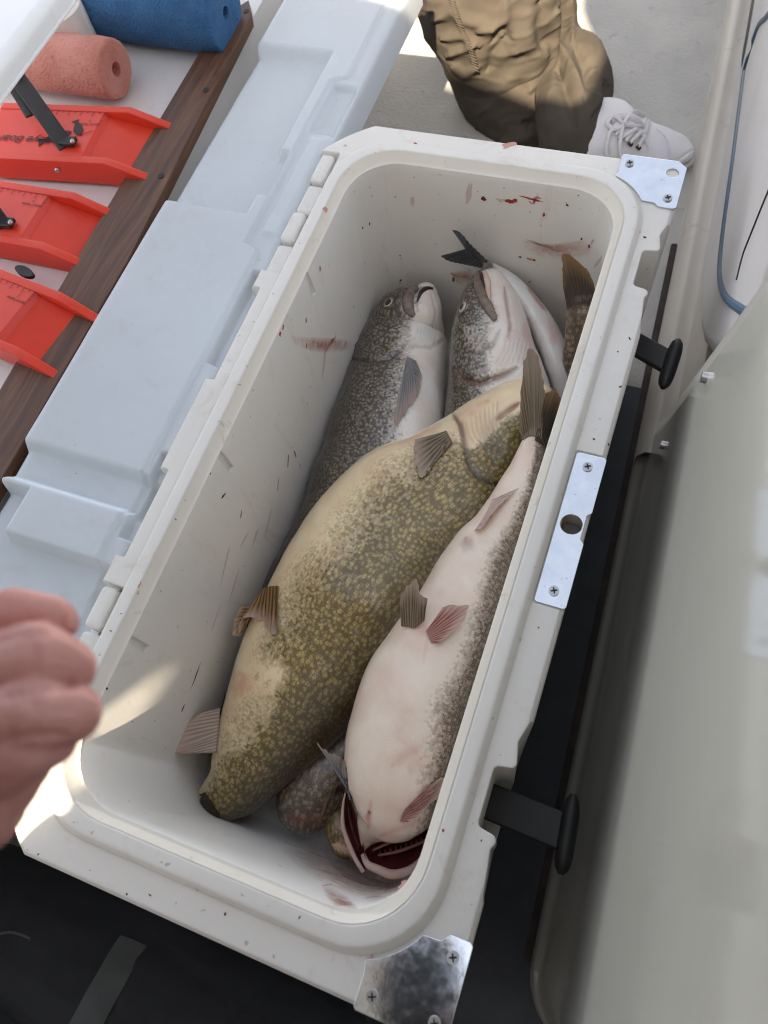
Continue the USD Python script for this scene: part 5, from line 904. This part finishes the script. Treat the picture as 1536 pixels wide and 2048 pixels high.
part(ph, 'added_gaiter', blend([[(J(-.09, -.115, 1.545), .088), (J(-.06, -.16, 1.50), .08)]], 0.012, 4), 'dark_cloth', smooth=True)  # unseen cloth added so the near plate mirrors something dark
part(ph, 'cap', blend([[(J(-.09, -.15, 1.655), .092), (J(-.09, -.165, 1.63), .096)], [(J(-.13, -.05, 1.655), .012), (J(-.05, -.05, 1.655), .012)], [(J(-.12, .01, 1.64), .010), (J(-.06, .01, 1.64), .010)]], 0.012, 4), 'dark_cloth', smooth=True)  # unseen cap added to darken the reflection in the near plate
part(ph, 'hair', blend([[(J(-.09, -.165, 1.625), .085), (J(-.085, -.18, 1.57), .085)]], 0.012, 4), 'hair', smooth=True)
for x in (-.08, .225): part(ph, 'shoe', blend([[(J(x, -.36, .045), .045), (J(x, -.20, .035), .036), (J(x, -.13, .03), .028)]], 0.01, 5), 'dark_cloth', smooth=True)
for x in (-.121, -.059): part(ph, 'eye', moved(trimesh.creation.icosphere(2, .012), t=(x, -.034, 1.605)), 'eye_ring', smooth=True)
part(ph, 'mouth', tube([J(-.115, -.028, 1.537), J(-.09, -.022, 1.535), J(-.065, -.028, 1.537)], .004), 'gill_pink')
phone = thing('phone', 'black phone held in the photographer\'s right hand', 'phone')
FW = ROT[2]
part(phone, 'phone_case', moved(box(-0.012, 0.065, -0.02, 0.13, -0.014, -0.006, 0.003), np.stack([ROT[0], ROT[1], FW], 1), CAM + 0.0 * FW - 0.004 * FW), 'phone_glass')
bag = thing('bag', 'black soft bag with a grey strap at the near end of the cooler', 'bag')
BAG = blend([[(J(-.68, -.16, .10), .10), (J(-.40, -.17, .13), .12), (J(-.14, -.17, .11), .10)], [(J(-.66, -.36, .10), .10), (J(-.36, -.40, .13), .12), (J(-.12, -.36, .10), .09)], [(J(-.62, -.30, .16), .09), (J(-.30, -.30, .18), .09)], [(J(-.9, -.2, .09), .085), (J(-.70, -.18, .11), .09)], [(J(-.14, -.17, .11), .10), (J(.0, -.22, .09), .08)]], 0.012, 6)
nz = pnoise(BAG[0], 9, 3); BAG = (BAG[0] + 0.012 * nz[:, None] * np.array([0.3, 0.5, 1.0]), BAG[1])
part(bag, 'bag_body', BAG, 'dark_cloth', smooth=True)
sp = [cast(BAG, p) for p in ((268, 1885), (243, 1925), (218, 1970), (190, 2020), (165, 2066))]
part(bag, 'strap', tube(curve(np.array([h[0] + 0.003 * h[1] for h in sp if h]), 30), 0.020, 12, flat=0.13, up=(0.0, 0.35, 1)), 'grey_cloth')
sp = [cast(BAG, p) for p in ((0, 1868), (30, 1866), (62, 1878))]
part(bag, 'seam', tube(curve(np.array([h[0] + 0.001 * h[1] for h in sp if h]), 16), 0.0016, 6), 'grey_cloth')
